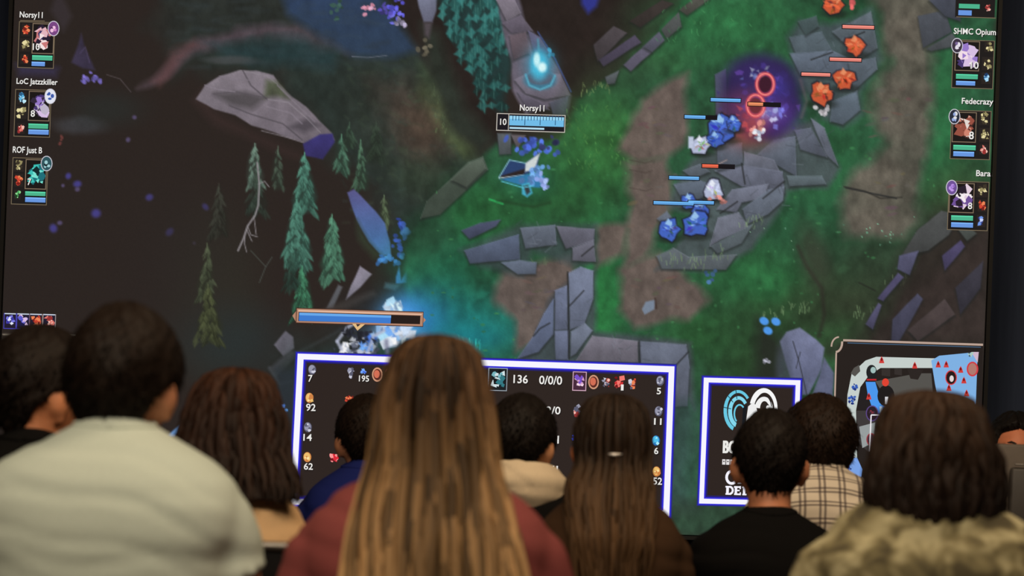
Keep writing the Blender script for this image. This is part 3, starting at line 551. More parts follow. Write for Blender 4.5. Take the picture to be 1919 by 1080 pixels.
# ---------------------------------------------------------------- crisp overlays of the picture (lettering, bars, frames)
fc = bpy.data.curves.new('font_probe', 'FONT'); fo = bpy.data.objects.new('font_probe', fc); COL.objects.link(fo)
_tc = {}
def text_geo(s_):
    if s_ not in _tc:
        fc.body = s_; fc.resolution_u = 3; fc.offset = 0.016
        dg = bpy.context.evaluated_depsgraph_get(); dg.update()
        m_ = bpy.data.meshes.new_from_object(fo.evaluated_get(dg))
        _tc[s_] = ([tuple(v.co[:2]) for v in m_.vertices], [tuple(p.vertices) for p in m_.polygons]); bpy.data.meshes.remove(m_)
    return _tc[s_]
TU = (math.cos(math.radians(1.8)), math.sin(math.radians(1.8)))     # the picture's own right / down directions
TV = (-math.sin(math.radians(2.2)), math.cos(math.radians(2.2)))
class Flat:
    def __init__(s): s.v = []; s.f = []; s.c = []; s.n = 1
    def p(s, pts, col, new=True):
        if new: s.n += 1
        b = len(s.v)
        for u, v in pts:
            a_, t_ = uv2st(u, v); s.v.append(st2w(float(a_), float(t_), 0.0016 + 0.00006 * s.n))
        s.f.append(tuple(range(b, b + len(pts)))[::-1]); s.c.append(col); return s
    def q(s, x0, y0, x1, y1, col, ang=True):
        w_, h = x1 - x0, y1 - y0
        if not ang: return s.p([(x0, y0), (x1, y0), (x1, y1), (x0, y1)], col)
        return s.p([(x0, y0), (x0 + w_ * TU[0], y0 + w_ * TU[1]), (x0 + w_ * TU[0] + h * TV[0], y0 + w_ * TU[1] + h * TV[1]), (x0 + h * TV[0], y0 + h * TV[1])], col)
    def e(s, cx, cy, rx, ry, col, n=18): return s.p([(cx + rx * math.cos(2 * PI * k / n), cy + ry * math.sin(2 * PI * k / n)) for k in range(n)], col)
    def arc(s, cx, cy, rx, ry, a0, a1, wd, col, n=16, wd2=None):
        s.n += 1; wd2 = wd if wd2 is None else wd2
        P = []
        for k in range(n + 1):
            q_ = k / n; a_ = a0 + (a1 - a0) * q_; w_ = (wd + (wd2 - wd) * q_) / 2
            P.append(((cx + (rx - w_) * math.cos(a_), cy + (ry - w_) * math.sin(a_)), (cx + (rx + w_) * math.cos(a_), cy + (ry + w_) * math.sin(a_))))
        for k in range(n): s.p([P[k][0], P[k][1], P[k + 1][1], P[k + 1][0]], col, False)
        return s
    def line(s, a_, b_, w_, col):
        dx, dy = b_[0] - a_[0], b_[1] - a_[1]; L = math.hypot(dx, dy); nx, ny = -dy / L * w_ / 2, dx / L * w_ / 2
        return s.p([(a_[0] + nx, a_[1] + ny), (b_[0] + nx, b_[1] + ny), (b_[0] - nx, b_[1] - ny), (a_[0] - nx, a_[1] - ny)], col)
    def box(s, x0, y0, x1, y1, w_, col):
        s.q(x0, y0, x1, y0 + w_, col); s.q(x0, y0, x0 + w_, y1, col); h = y1 - y0; W2 = x1 - x0
        s.q(x0 + h * TV[0], y0 + (h - w_) * 1.0, x1 + h * TV[0], y1, col); s.q(x1 - w_, y0 + W2 * TU[1], x1, y1 + W2 * TU[1], col); return s
    def t(s, txt, x0, y0, x1, y1, col=(236, 234, 230), sh=True):
        """text whose capitals fill the box x0..x1, y0..y1"""
        vs_, fs = text_geo(txt); xs = [a_[0] for a_ in vs_]; k = (x1 - x0) / (max(xs) - min(xs)); ky = (y1 - y0) / 0.70; mx = min(xs)
        for off, cc in (((1.3, 1.3), (14, 12, 12)), ((0, 0), col)) if sh else (((0, 0), col),):
            s.n += 1
            for f_ in fs:
                P = []
                for i in f_:
                    a_ = (vs_[i][0] - mx) * k; b_ = -vs_[i][1] * ky
                    P.append((x0 + off[0] + a_ * TU[0] + b_ * TV[0] , y1 + off[1] + a_ * TU[1] + b_ * TV[1]))
                s.p(P[::-1], cc, False)
        return s
    def icon(s, x0, y0, x1, y1, bg, cols, seed, n=9, frame=None):
        q = random.Random(seed)
        if frame: s.q(x0 - 1.5, y0 - 1.5, x1 + 1.5, y1 + 1.5, frame)
        if bg: s.q(x0, y0, x1, y1, bg)
        w_, h = x1 - x0, y1 - y0
        for k in range(n):
            cx, cy = x0 + w_ * q.uniform(.22, .78), y0 + h * q.uniform(.2, .8); r_ = min(w_, h) * q.uniform(.1, .26); a0 = q.uniform(0, 6); m_ = q.randint(3, 6)
            s.p([(min(max(cx + r_ * q.uniform(.6, 1.3) * math.cos(a0 + 6.28 * j / m_), x0), x1), min(max(cy + r_ * q.uniform(.6, 1.3) * math.sin(a0 + 6.28 * j / m_), y0), y1)) for j in range(m_)], cols[k % len(cols)])
        return s
    def build(s, name, label=None):
        o = led_child(name, s.v, s.f, M_SCREEN); me_ = o.data
        a_ = me_.color_attributes.new('Col', 'FLOAT_COLOR', 'CORNER'); d = np.ones((len(me_.loops), 4)); k = 0
        cl = [lin(c_) for c_ in s.c]
        for i, f_ in enumerate(s.f): d[k:k + len(f_), :3] = cl[i]; k += len(f_)
        a_.data.foreach_set('color', d.ravel())
        if label: o['label'] = label
        return o

RED = [(206, 70, 50), (236, 130, 84), (120, 30, 28)]; CRM = [(226, 214, 160), (150, 140, 96), (60, 52, 40)]; PNK = [(222, 120, 110), (150, 50, 50), (244, 190, 176)]
GRN, BLU = (76, 178, 140), (104, 150, 222); VIO = [(150, 120, 200), (214, 190, 226), (70, 54, 110), (240, 220, 230)]
TEAL = [(60, 190, 180), (30, 110, 120), (120, 226, 210), (14, 40, 44)]; DK = (26, 22, 22); TAN = (120, 106, 84)
def card(name, port, icons, bars, crest, lvl, pal, seed, label, back):
    f = Flat(); f.q(*back, (30, 27, 27)); f.box(*back, 1.3, TAN)
    f.icon(*port, DK, pal, seed, 30, (130, 112, 92))
    for k, (b, cs) in enumerate(icons): f.icon(*b, (40, 34, 32), cs, seed * 7 + k, 14)
    (g, b) = bars
    for bb, cc in ((g, GRN), (b, BLU)):
        f.q(bb[0] - 1.5, bb[1] - 1.5, bb[2] + 1.5, bb[3] + 1.5, (16, 16, 18)); f.q(*bb, cc); f.q(bb[0], bb[1], bb[2], bb[1] + 2, tuple(min(255, k * 1.25) for k in cc))
    f.e(crest[0], crest[1], 11, 14.5, (206, 204, 214)); f.e(crest[0], crest[1], 9.6, 13, crest[2])
    q = random.Random(seed + 99)
    for k in range(5): f.e(crest[0] + q.uniform(-4, 4), crest[1] + q.uniform(-6, 6), q.uniform(2, 4), q.uniform(2, 5), crest[3][k % len(crest[3])], 7)
    if lvl: f.t(*lvl)
    f.build(name, label)
card('player_card', (63, 45, 101, 99), [((41, 44, 57, 68), RED), ((38, 72, 58, 97), CRM), ((39, 102, 54, 120), RED)], ((61, 104, 99, 113), (60, 116, 85, 124)), (101, 54, (120, 70, 130), [(206, 130, 196), (236, 190, 220), (90, 50, 100)]),
     ('10', 62, 82, 75, 94), [(60, 50, 100), (226, 180, 190), (40, 30, 50), (200, 120, 120), (244, 226, 226)], 3, 'uppermost player card on the left edge of the picture', (36, 40, 104, 127))
card('player_card', (56, 172, 93, 225), [((33, 172, 51, 196), [(90, 180, 226), (40, 90, 130), (190, 230, 244)]), ((31, 199, 51, 223), CRM), ((33, 231, 47, 251), PNK)], ((54, 232, 91, 241), (54, 243, 92, 252)), (95, 181, (226, 228, 240), [(60, 90, 170)]),
     ('8', 58, 207, 66, 219), VIO[:3] + [(50, 40, 60), (190, 180, 200)], 4, 'second player card on the left edge of the picture', (29, 167, 97, 256))
card('player_card', (50, 300, 87, 353), [((27, 299, 46, 322), CRM), ((28, 326, 44, 350), RED), ((27, 356, 40, 375), [(70, 170, 90), (150, 226, 150), (30, 70, 40)])], ((48, 359, 86, 367), (48, 370, 86, 379)), (88, 307, (46, 84, 92), [(160, 206, 210), (24, 40, 46)]),
     ('7', 52, 335, 59, 347), TEAL, 5, 'lowest player card on the left edge of the picture', (24, 295, 91, 383))
f = Flat(); f.t('Norsy11', 37, 21.5, 80, 32.5).t('LoC Jatzzkiller', 31, 146.5, 108, 157).t('ROF Just B', 24, 274.5, 79, 286); f.line((38, 38.5), (84, 39.5), 1.2, TAN)
f.t('SHMC Opium', 1787, 52.5, 1866, 63.5).t('Fedecrazy', 1802, 183.5, 1861, 194.5).t('Bara', 1829, 319, 1856, 330); f.build('player_names', 'white lettering of six player names beside the portraits')
card('player_card', (1792, 78, 1835, 131), [((1845, 77, 1861, 98), CRM), ((1840, 107, 1860, 132), CRM), ((1839, 136, 1857, 158), [(80, 160, 226), (170, 220, 250), (30, 60, 100)])], ((1791, 139, 1832, 148), (1791, 152, 1827, 160)), (1793, 86, (60, 50, 66), [(226, 220, 232), (120, 100, 150)]),
     ('10', 1818, 116, 1833, 129), VIO, 6, 'player card under the upper right name', (1786, 74, 1864, 165))
card('player_card', (1787, 211, 1829, 265), [((1835, 209, 1854, 235), CRM), ((1835, 240, 1854, 266), CRM), ((1835, 271, 1851, 290), PNK)], ((1786, 272, 1828, 281), (1786, 284, 1825, 293)), (1788, 219, (40, 44, 60), [(150, 170, 220), (220, 220, 226)]),
     ('8', 1815, 247, 1824, 261), [(150, 80, 66), (206, 130, 110), (70, 40, 36), (226, 214, 206)], 7, 'player card under the middle right name', (1783, 206, 1858, 298))
card('player_card', (1781, 344, 1825, 397), [((1830, 343, 1850, 370), CRM), ((1832, 374, 1849, 397), RED), ((1830, 403, 1847, 426), [(110, 150, 230), (200, 210, 250), (50, 60, 130)])], ((1782, 404, 1823, 413), (1782, 417, 1823, 426)), (1783, 352, (110, 80, 150), [(190, 150, 230), (150, 110, 200)]),
     ('8', 1813, 380, 1821, 392), [(226, 206, 222), (110, 80, 150), (244, 236, 240), (40, 30, 46)], 8, 'lowest player card on the right edge of the picture', (1778, 339, 1854, 431))
f = Flat(); f.q(1792, -30, 1866, 32, (30, 27, 27)); f.q(1792, 31, 1866, 32.4, TAN); f.q(1797, 7, 1836, 15.5, GRN); f.q(1796, 19, 1821, 28.5, BLU); f.icon(1845, 6, 1860, 25, None, PNK, 33); f.build('player_card', 'player card cut off by the top of the view at right')
f = Flat()
for i, (x0, x1, cs, fr) in enumerate([(9, 30, [(120, 120, 220), (226, 230, 250), (60, 56, 160)], (70, 66, 170)), (33, 55, [(90, 90, 200), (220, 190, 226), (30, 26, 70)], (70, 66, 170)), (57, 79, RED, (110, 80, 70)), (82, 104, PNK, (150, 140, 140))]):
    f.icon(x0, 588.5 + i * .6, x1, 615 + i * .6, (34, 28, 46), cs, 60 + i, 14, fr); f.q(x0, 587 + i * .6, x1, 589 + i * .6, (200, 210, 226))
f.build('icon_row', 'four small square icons at the lower left of the picture')
# bars over the tokens
for x0, x1, y, cc in [(1332, 1388, 184, (96, 160, 220)), (1283, 1343, 216, (96, 160, 220)), (1254, 1310, 330, (96, 160, 220)), (1225, 1300, 377, (96, 160, 220)), (1290, 1338, 376, (96, 160, 220)), (1579, 1638, 47, (222, 128, 116)), (1555, 1614, 108, (222, 128, 116)), (1502, 1556, 136, (222, 128, 116)), (1402, 1430, 192, (214, 132, 90)), (1316, 1346, 308, (214, 96, 70))]:
    ex = {1402: 1462, 1316: 1376, 1283: 1343}.get(x0, x1); x1 = 1322 if x0 == 1283 else x1
    f = Flat(); f.q(x0 - 1.5, y - 1.5, ex + 1.5, y + 7.5, (18, 16, 22)); f.q(x0, y, x1, y + 6, cc); f.q(x0, y, x1, y + 2, tuple(min(255, k * 1.2) for k in cc)); f.build('health_bar')
f = Flat(); f.q(931, 212, 1060, 245, (196, 190, 180)); f.q(932.5, 213.5, 1058.5, 243.5, (24, 22, 30)); f.q(955, 217, 1057, 235, (112, 186, 230)); f.q(955, 217, 1057, 223, (150, 212, 242)); f.q(955, 238, 1020, 241.5, (176, 216, 236))
for k in range(1, 18): f.q(955 + k * 5.7, 217, 956.3 + k * 5.7, 226 if k % 5 else 235, (30, 70, 110))
f.q(953, 213, 954.3, 244, (196, 190, 180)); f.t('10', 937, 222.5, 949, 234).t('Norsy11', 974, 196, 1020, 207.5); f.build('player_bar', 'large blue health bar with a name above the hooded token')
f = Flat(); cc = (178, 132, 108)
f.p([(548, 592), (556, 582), (556, 606)], cc); f.p([(798, 600), (789, 590), (788, 612)], cc)
f.p([(555, 577), (794, 584.5), (793, 613), (554, 606)], (70, 44, 34)); f.p([(556.5, 578.5), (793, 586), (792, 611.5), (555.5, 604.5)], cc); f.p([(559, 581), (791, 588.5), (790, 591), (559, 584)], (226, 184, 158)); f.p([(560, 585), (788, 592), (787, 608), (559, 602)], (36, 27, 25))
f.p([(561, 586), (733, 591.5), (732, 606.5), (560, 601.5)], (60, 122, 206)); f.p([(561, 586), (733, 591.5), (733, 596), (561, 591)], (104, 168, 234))
f.p([(660, 607), (670, 620), (684, 608), (676, 608), (670, 613), (667, 607)], (226, 186, 130)); f.build('progress_bar', 'long copper framed bar partly filled with blue')
# scoreboard
WH, BR = (246, 244, 255), (46, 40, 214)
def neon(f, P, wd):
    cx = sum(p[0] for p in P) / 4; cy = sum(p[1] for p in P) / 4
    def inset(d): return [(p[0] + (d if p[0] < cx else -d), p[1] + (d if p[1] < cy else -d)) for p in P]
    for d, cc in ((-4.5, (40, 44, 120)), (-2.5, BR), (0, WH), (wd, BR), (wd + 3, (34, 30, 110)), (wd + 6, (44, 35, 32))): f.p(inset(d), cc)
f = Flat(); neon(f, [(558, 663), (1264, 687), (1254, 968), (544, 946)], 11)
SLV = [(150, 150, 170), (90, 90, 110), (206, 206, 220)]; GLD = [(236, 190, 110), (206, 130, 70), (250, 226, 160)]
for x, y, cs in [(576, 684, SLV), (571, 737, GLD), (568, 792, SLV), (567, 848, GLD), (1228, 705, SLV), (1225, 762, SLV), (1220, 817, [(80, 190, 236), (40, 110, 180), (170, 236, 250)]), (1221, 875, GLD)]:
    q = random.Random(x * 3 + int(y))
    f.e(x + 9, y + 9, 7.5, 9.5, cs[1]); f.e(x + 8.5, y + 8, 6, 7.5, cs[0])
    f.icon(x + 1, y, x + 18, y + 19, None, cs, x, 6)
for tx, x0, y0, x1, y1 in [('7', 578, 703, 586, 715.5), ('92', 574, 757, 592, 770), ('14', 569, 813.5, 585, 826), ('62', 570, 868, 587, 880), ('195', 673, 704, 692, 715), ('136', 962, 703, 989, 718), ('0/0/0', 1010, 704.5, 1053, 720), ('2/0', 1023, 762, 1050, 776), ('0/1', 1021, 816.5, 1047, 831), ('1/1', 1024, 873, 1045, 887.5), ('5', 1230, 727, 1238, 739), ('11', 1225, 784, 1239, 796), ('6', 1225, 839, 1233, 851), ('52', 1223, 895, 1240, 908)]:
    pass
IC = [(650, 686, 667, 714, SLV), (674, 690, 690, 703, [(50, 90, 220), (120, 170, 250)]), (722, 688, 742, 716, PNK), (642, 740, 668, 755, RED), (614, 849, 639, 870, [(220, 40, 56), (250, 150, 150), (120, 16, 30)]), (1075, 698, 1098, 731, [(214, 160, 200), (120, 80, 200), (250, 220, 236)]), (1127, 704, 1145, 730, SLV + PNK), (1148, 702, 1172, 732, [(206, 46, 50), (120, 20, 24), (240, 120, 110)]), (1176, 705, 1194, 733, RED + SLV), (1072, 755, 1094, 786, SLV + PNK), (1070, 812, 1084, 830, [(60, 80, 220)])]
for k, (a_, b_, c_, d_, cs) in enumerate(IC): f.icon(a_, b_, c_, d_, (70, 40, 60) if k == 5 else None, cs, 200 + k, 14, (210, 170, 190) if k == 5 else None)
for cx, cy in ((707.5, 702.5), (1112, 716.5)): f.e(cx, cy, 10, 13.5, (206, 150, 120)); f.e(cx, cy, 7.5, 10.5, (90, 40, 34)); f.e(cx - 1, cy - 1, 5.5, 7.5, (210, 110, 84))
f.icon(917, 691, 950, 731, (24, 30, 34), [(210, 226, 230), (50, 120, 130), (16, 18, 22), (120, 180, 190)], 301, 22, (150, 160, 170))
for tx, x0, y0, x1, y1 in [('7', 578, 703, 586, 715.5), ('92', 574, 757, 592, 770), ('14', 569, 813.5, 585, 826), ('62', 570, 868, 587, 880), ('195', 673, 704, 692, 715), ('136', 962, 703, 989, 718), ('0/0/0', 1010, 704.5, 1053, 720), ('2/0', 1023, 762, 1050, 776), ('/1', 1033, 816.5, 1047, 831), ('/1', 1031, 873, 1045, 887.5), ('5', 1230, 727, 1238, 739), ('11', 1225, 784, 1239, 796), ('6', 1225, 839, 1233, 851), ('52', 1223, 895, 1240, 908)]:
    f.t(tx, x0, y0, x1, y1)
f.t('1', 1163, 721, 1168, 732); f.build('scoreboard', 'dark score table in a glowing white and blue frame')
# emblem panel
f = Flat(); neon(f, [(1319, 708), (1500, 713), (1492, 948), (1310, 944)], 9)
CY = (104, 200, 226)
f.arc(1383, 770, 24, 36, PI * .62, PI * 1.78, 7, CY, 20, 5); f.arc(1384, 772, 16, 26, PI * .60, PI * 1.80, 8, (130, 214, 236), 20, 6); f.arc(1386, 776, 10, 17, PI * .7, PI * 1.8, 3, CY, 14)
f.p([(1392, 765), (1400, 758), (1396, 800), (1390, 806)], (20, 24, 30))
for a_ in (1.05, 1.25, 1.45): f.line((1383 + 13 * math.cos(PI * a_), 770 + 22 * math.sin(PI * a_)), (1383 + 27 * math.cos(PI * a_), 770 + 40 * math.sin(PI * a_)), 1.4, (30, 50, 60))
f.arc(1432, 766, 22, 34, PI * 1.08, PI * 2.1, 11, (246, 246, 246), 20, 5); f.arc(1432, 768, 13, 20, PI * 1.05, PI * 2.05, 10, (240, 240, 240), 18, 6); f.p([(1402, 762), (1414, 752), (1420, 775), (1410, 800), (1398, 790)], (236, 236, 236)); f.e(1436, 764, 6, 8, (40, 34, 32)); f.e(1439, 765, 3.5, 5, (240, 240, 240))
f.arc(1430, 766, 16, 25.5, PI * 1.1, PI * 1.95, 1.8, (34, 30, 30), 14)
[f.t('BO', 1354 + k, 826, 1379 + k, 849, sh=False) for k in (0, 1, 2)]
for k in range(3): f.q(1353.5 + 7.5 * k, 861 + .3 * k, 1359.5 + 7.5 * k, 871 + .3 * k, (226, 222, 222)); f.q(1355 + 7.5 * k, 864 + .3 * k, 1358 + 7.5 * k, 866 + .3 * k, (60, 52, 52))
f.arc(1371, 895, 9.5, 11.5, 0, 2 * PI, 5, WH, 20)
f.q(1384, 884, 1390, 906.5, WH); f.q(1381, 884, 1402, 888, WH); f.q(1382, 903, 1393, 906.5, WH); f.q(1390, 893, 1398, 896.5, WH)
# slab letters D E P
f.q(1361, 911, 1366, 927, WH); f.q(1359.5, 911, 1370, 914, WH); f.q(1359.5, 924.5, 1370, 927.5, WH); f.arc(1367, 919.3, 6, 6.6, -PI / 2, PI / 2, 3.8, WH, 12)
f.q(1377, 911.5, 1381.5, 928, WH); f.q(1375.5, 911.5, 1388, 914.5, WH); f.q(1375.5, 925, 1388, 928, WH); f.q(1381, 918.3, 1386, 920.8, WH); f.q(1386, 911.5, 1388.3, 917, WH); f.q(1386, 923, 1388.3, 928, WH)
f.q(1392.5, 912, 1397, 928.5, WH); f.q(1391, 912, 1400, 915, WH); f.q(1391, 925.6, 1399, 928.5, WH); f.arc(1398.5, 917, 4, 4, -PI / 2, PI / 2, 3, WH, 10)
f.build('emblem_panel', 'framed panel with a cyan and white curled horn emblem and lettering')
# map panel: a plain made-up chart in the same place and colours
f = Flat(); f.p([(1582, 640), (1842, 648), (1832, 970), (1556, 962), (1566, 664)], (37, 31, 29))
cc = (184, 160, 146)
f.line((1580, 638), (1842, 646.5), 4, cc); f.line((1567, 662), (1558, 950), 3, cc); f.arc(1566, 642, 12, 18, -.1, PI * .5, 4, cc, 8); f.arc(1572, 650, 14, 18, PI, PI * 1.5, 3, cc, 8); f.line((1588, 643), (1838, 651), 1.5, (70, 100, 130))
LG = (196, 206, 202); LB = (126, 176, 226)
f.p([(1586, 800), (1588, 740), (1596, 700), (1622, 676), (1642, 669), (1752, 672), (1752, 690), (1650, 690), (1628, 704), (1612, 726), (1604, 770), (1606, 860), (1590, 850)], LG)
f.p([(1745, 676), (1760, 667), (1832, 660), (1828, 770), (1760, 760), (1752, 720)], LB); f.p([(1820, 660), (1834, 660), (1832, 680)], (206, 180, 200))
f.p([(1590, 860), (1606, 858), (1616, 880), (1612, 906), (1582, 900)], (120, 160, 226)); f.p([(1600, 690), (1594, 700), (1602, 706), (1612, 696), (1610, 684)], (84, 82, 78))
f.p([(1652, 692), (1668, 690), (1668, 706), (1652, 704)], (52, 46, 44)); f.p([(1676, 690), (1690, 692), (1690, 704), (1676, 702)], (52, 46, 44))
f.p([(1640, 715), (1720, 700), (1745, 700), (1750, 760), (1700, 780), (1670, 760)], (84, 82, 78)); f.p([(1700, 692), (1730, 694), (1720, 712), (1706, 710)], (42, 36, 34))
f.p([(1622, 716), (1640, 716), (1648, 744), (1676, 776), (1660, 788), (1634, 764), (1626, 740)], (74, 150, 236)); f.p([(1612, 726), (1622, 722), (1630, 760), (1640, 770), (1620, 780), (1608, 760)], (34, 30, 32)); f.e(1660, 742, 16, 20, (28, 25, 26))
f.p([(1604, 770), (1640, 770), (1660, 786), (1640, 800), (1650, 830), (1630, 850), (1608, 830)], (60, 56, 56)); f.p([(1610, 800), (1640, 792), (1636, 830), (1616, 840)], (150, 156, 156))
for x, y in ((1652, 674), (1714, 684), (1758, 682), (1773, 682), (1800, 692), (1806, 712), (1811, 736), (1778, 726), (1628, 742)): f.p([(x - 5, y + 7), (x - 3, y), (x, y - 6), (x + 3, y), (x + 5, y + 7)], (206, 60, 56)); f.e(x, y, 2, 3, (120, 20, 24), 8)
f.e(1782, 708, 11, 14, (206, 60, 66)); f.e(1782, 708, 9, 12, (36, 24, 24)); f.e(1783, 710, 4, 6, (226, 214, 214)); f.e(1822, 692, 11, 14, (206, 60, 66)); f.e(1822, 692, 8, 11, (176, 120, 110)); f.e(1659, 717, 6.5, 7.5, (222, 66, 50)); f.e(1633, 698, 10, 14, (30, 32, 34)); f.e(1636, 694, 5, 6, (160, 190, 186)); f.line((1624, 712), (1642, 712), 3, (190, 40, 50))
for x, y in ((1602, 725), (1598, 745), (1594, 752), (1600, 830), (1592, 880)): f.icon(x - 7, y - 9, x + 7, y + 9, None, [(50, 90, 180), (30, 50, 120)], x, 7)
f.e(1634, 775, 12, 15, (90, 70, 130)); f.e(1634, 775, 10, 13, (40, 28, 36)); f.icon(1627, 765, 1641, 787, None, [(120, 50, 60), (60, 40, 60)], 77, 8); f.e(1632, 824, 9, 12, (150, 50, 60)); f.e(1632, 824, 7, 10, (70, 50, 60)); f.p([(1658, 744), (1664, 744), (1662, 758), (1658, 758)], (226, 226, 230)); f.p([(1648, 762), (1653, 762), (1653, 774), (1648, 774)], (200, 226, 250))
f.line((1632, 778), (1700, 779), 2.2, (240, 236, 240)); f.line((1632, 778), (1629, 846), 2.2, (240, 236, 240)); f.icon(1811, 658, 1825, 671, None, [(170, 200, 190), (60, 70, 66)], 66, 9)
f.build('map_panel', 'overview map in a tan frame at the lower right of the picture')
bpy.data.objects.remove(fo); bpy.data.curves.remove(fc)
# ---------------------------------------------------------------- people
HX, HY, HZ = 0.074, 0.096, 0.118
def hmap(az, el, off=0.0):
    """point of the skull for azimuth (0 = face, + = right) and elevation, pushed out by off"""
    sx, sy, sz = math.sin(az) * math.cos(el), math.cos(az) * math.cos(el), math.sin(el)
    x, y, z = (HX + off) * sx, (HY + off) * sy, (HZ + off) * sz
    if sz < 0:
        t = -sz; x *= 1 - 0.26 * t ** 1.3
        y *= (1 - 0.06 * t) if y > 0 else (1 - 0.42 * t)
    else:
        q = 1 + 0.10 * (1 - sz) * sz * 2; x *= q; y *= q
    return Vector((x, y, z))
def add_head(mb, X):
    nu, nv = 40, 26; v = []; f = []
    for j in range(nv + 1):
        for i in range(nu): v.append(X(hmap(2 * PI * i / nu, -PI / 2 + PI * j / nv)))
    for j in range(nv):
        for i in range(nu):
            a = j * nu + i; b = j * nu + (i + 1) % nu; f.append((b, a, a + nu, b + nu))
    mb.add(v, f)
    def E(c, r, rx=0, rz=0):
        t = MB().ell((0, 0, 0), r, Matrix.Rotation(rz, 3, 'Z') @ Matrix.Rotation(rx, 3, 'X'), 14, 9)
        mb.add([X(Vector(p) + Vector(c)) for p in t.v], t.f)
    E((0, 0.094, -0.018), (0.012, 0.018, 0.030), 0.35); E((0, 0.106, -0.034), (0.015, 0.013, 0.011))          # nose
    E((0, 0.078, -0.092), (0.026, 0.022, 0.020)); E((0, 0.090, -0.062), (0.024, 0.010, 0.006)); E((0, 0.088, -0.072), (0.021, 0.011, 0.007))   # chin, lips
    for s in (-1, 1):
        E((s * 0.03, 0.083, 0.022), (0.026, 0.012, 0.009)); E((s * 0.042, 0.066, -0.030), (0.022, 0.020, 0.020))  # brows, cheeks
        E((s * 0.080, -0.008, -0.012), (0.008, 0.018, 0.030), 0.2, -s * 0.45)                                   # ear
        E((s * 0.087, -0.016, -0.004), (0.006, 0.017, 0.026), 0.2, -s * 0.6)
        E((s * 0.079, 0.000, -0.040), (0.007, 0.009, 0.011))
def hand(mb, w, d, s):
    """palm and five curled fingers at wrist w pointing along d"""
    d = Vector(d).normalized(); up = Vector((0, 0, 1)); sd = d.cross(up).normalized()
    up = sd.cross(d)
    mb.tube([Vector(w), Vector(w) + d * 0.04, Vector(w) + d * 0.085], [0.026, 0.036, 0.033], 10, 0.5)
    for k, (o, L) in enumerate([(-0.030, 0.058), (-0.010, 0.074), (0.010, 0.080), (0.030, 0.072)]):
        b = Vector(w) + d * 0.085 + sd * (o * s); 
        mb.tube([b, b + d * L * 0.5, b + d * L * 0.85 - up * L * 0.22, b + d * L * 0.95 - up * L * 0.5], [0.0095, 0.009, 0.008, 0.007], 8)
    b = Vector(w) + d * 0.03 + sd * (0.03 * s)
    mb.tube([b, b + d * 0.03 + sd * (0.022 * s), b + d * 0.062 + sd * (0.028 * s) - up * 0.006], [0.013, 0.0105, 0.009], 8)

TR = [(.195, .16, .050, .000), (.2035, .225, .062, -.004), (.225, .37, .078, -.010), (.245, .52, .092, -.018), (.267, .68, .104, -.026), (.298, .82, .116, -.034), (.339, .89, .126, -.040), (.391, .88, .132, -.038), (.45, .83, .132, -.030)]
def torso_rings(zc, W, nk, grow, fat, top=0.0):
    prof = [(zc - (dz - nk) , fr * W, dp, yc) for dz, fr, dp, yc in TR]
    z0 = prof[-1][0]
    for q, fr, dp, yc in ((.25, .77, .128, -.018), (.5, .74, .124, -.006), (.75, .76, .128, 0.0), (1.0, .78, .125, 0.01)):
        prof.append((z0 + (0.47 - z0) * q, fr * W, dp, yc))
    out = []
    for z, hw, dp, yc in prof:
        hw = hw * (1 + fat * 0.5) + grow; dp = dp * (1 + fat) + grow; r = []
        for k in range(40):
            a = 2 * PI * k / 40; c, s = math.cos(a), math.sin(a); n = 2.35
            r.append((hw * abs(c) ** (2 / n) * (1 if c > 0 else -1), yc + dp * abs(s) ** (2 / n) * (1 if s > 0 else -1), z))
        out.append(r)
    return out
def arm_pts(zc, W, nk, s, out=0.0):
    sh = Vector((s * (W - 0.060), -0.030, zc - 0.372 + nk)); el = Vector((s * (W + 0.012 + out), 0.03, zc - 0.66)); wr = Vector((s * 0.13, 0.27, 0.655))
    return sh, el, wr
def wrinkle(me, amp, seed, fz=30.0, fx=4.0, skip=None):
    n = len(me.vertices); co = np.empty(n * 3); me.vertices.foreach_get('co', co); co = co.reshape(-1, 3)
    no = np.empty(n * 3); me.vertex_normals.foreach_get('vector', no); no = no.reshape(-1, 3)
    x, y, z = co.T; r = np.random.default_rng(seed); ph = r.random(12) * 6.28
    d = np.zeros(n)
    for k in range(4):                                   # long drawn creases, each family with its own slant
        sl = r.uniform(-.35, .35); wz = z + sl * x + 0.03 * np.sin(x * 8 + ph[k]) + 0.012 * np.sin(x * 21 + ph[k + 4])
        c = np.sin(wz * fz * (0.7 + .35 * k) + ph[k + 2]); m = np.clip(.05 + 1.2 * np.sin(x * fx * (1 + .3 * k) + ph[k + 6]) * np.sin(wz * 8 + ph[k + 3]) , 0, 1)
        d -= amp * m * np.exp(-(c / .45) ** 2)
        d += amp * .5 * m * np.exp(-((c - .8) / .4) ** 2)
    co += no * d[:, None]; me.vertices.foreach_set('co', co.ravel()); me.update()
def color_mesh(name, v, f, c):
    me = mesh_np(name, v, f); a = me.color_attributes.new('Col', 'FLOAT_COLOR', 'POINT')
    a.data.foreach_set('color', np.concatenate([np.asarray(c, float), np.ones((len(v), 1))], 1).ravel()); return me

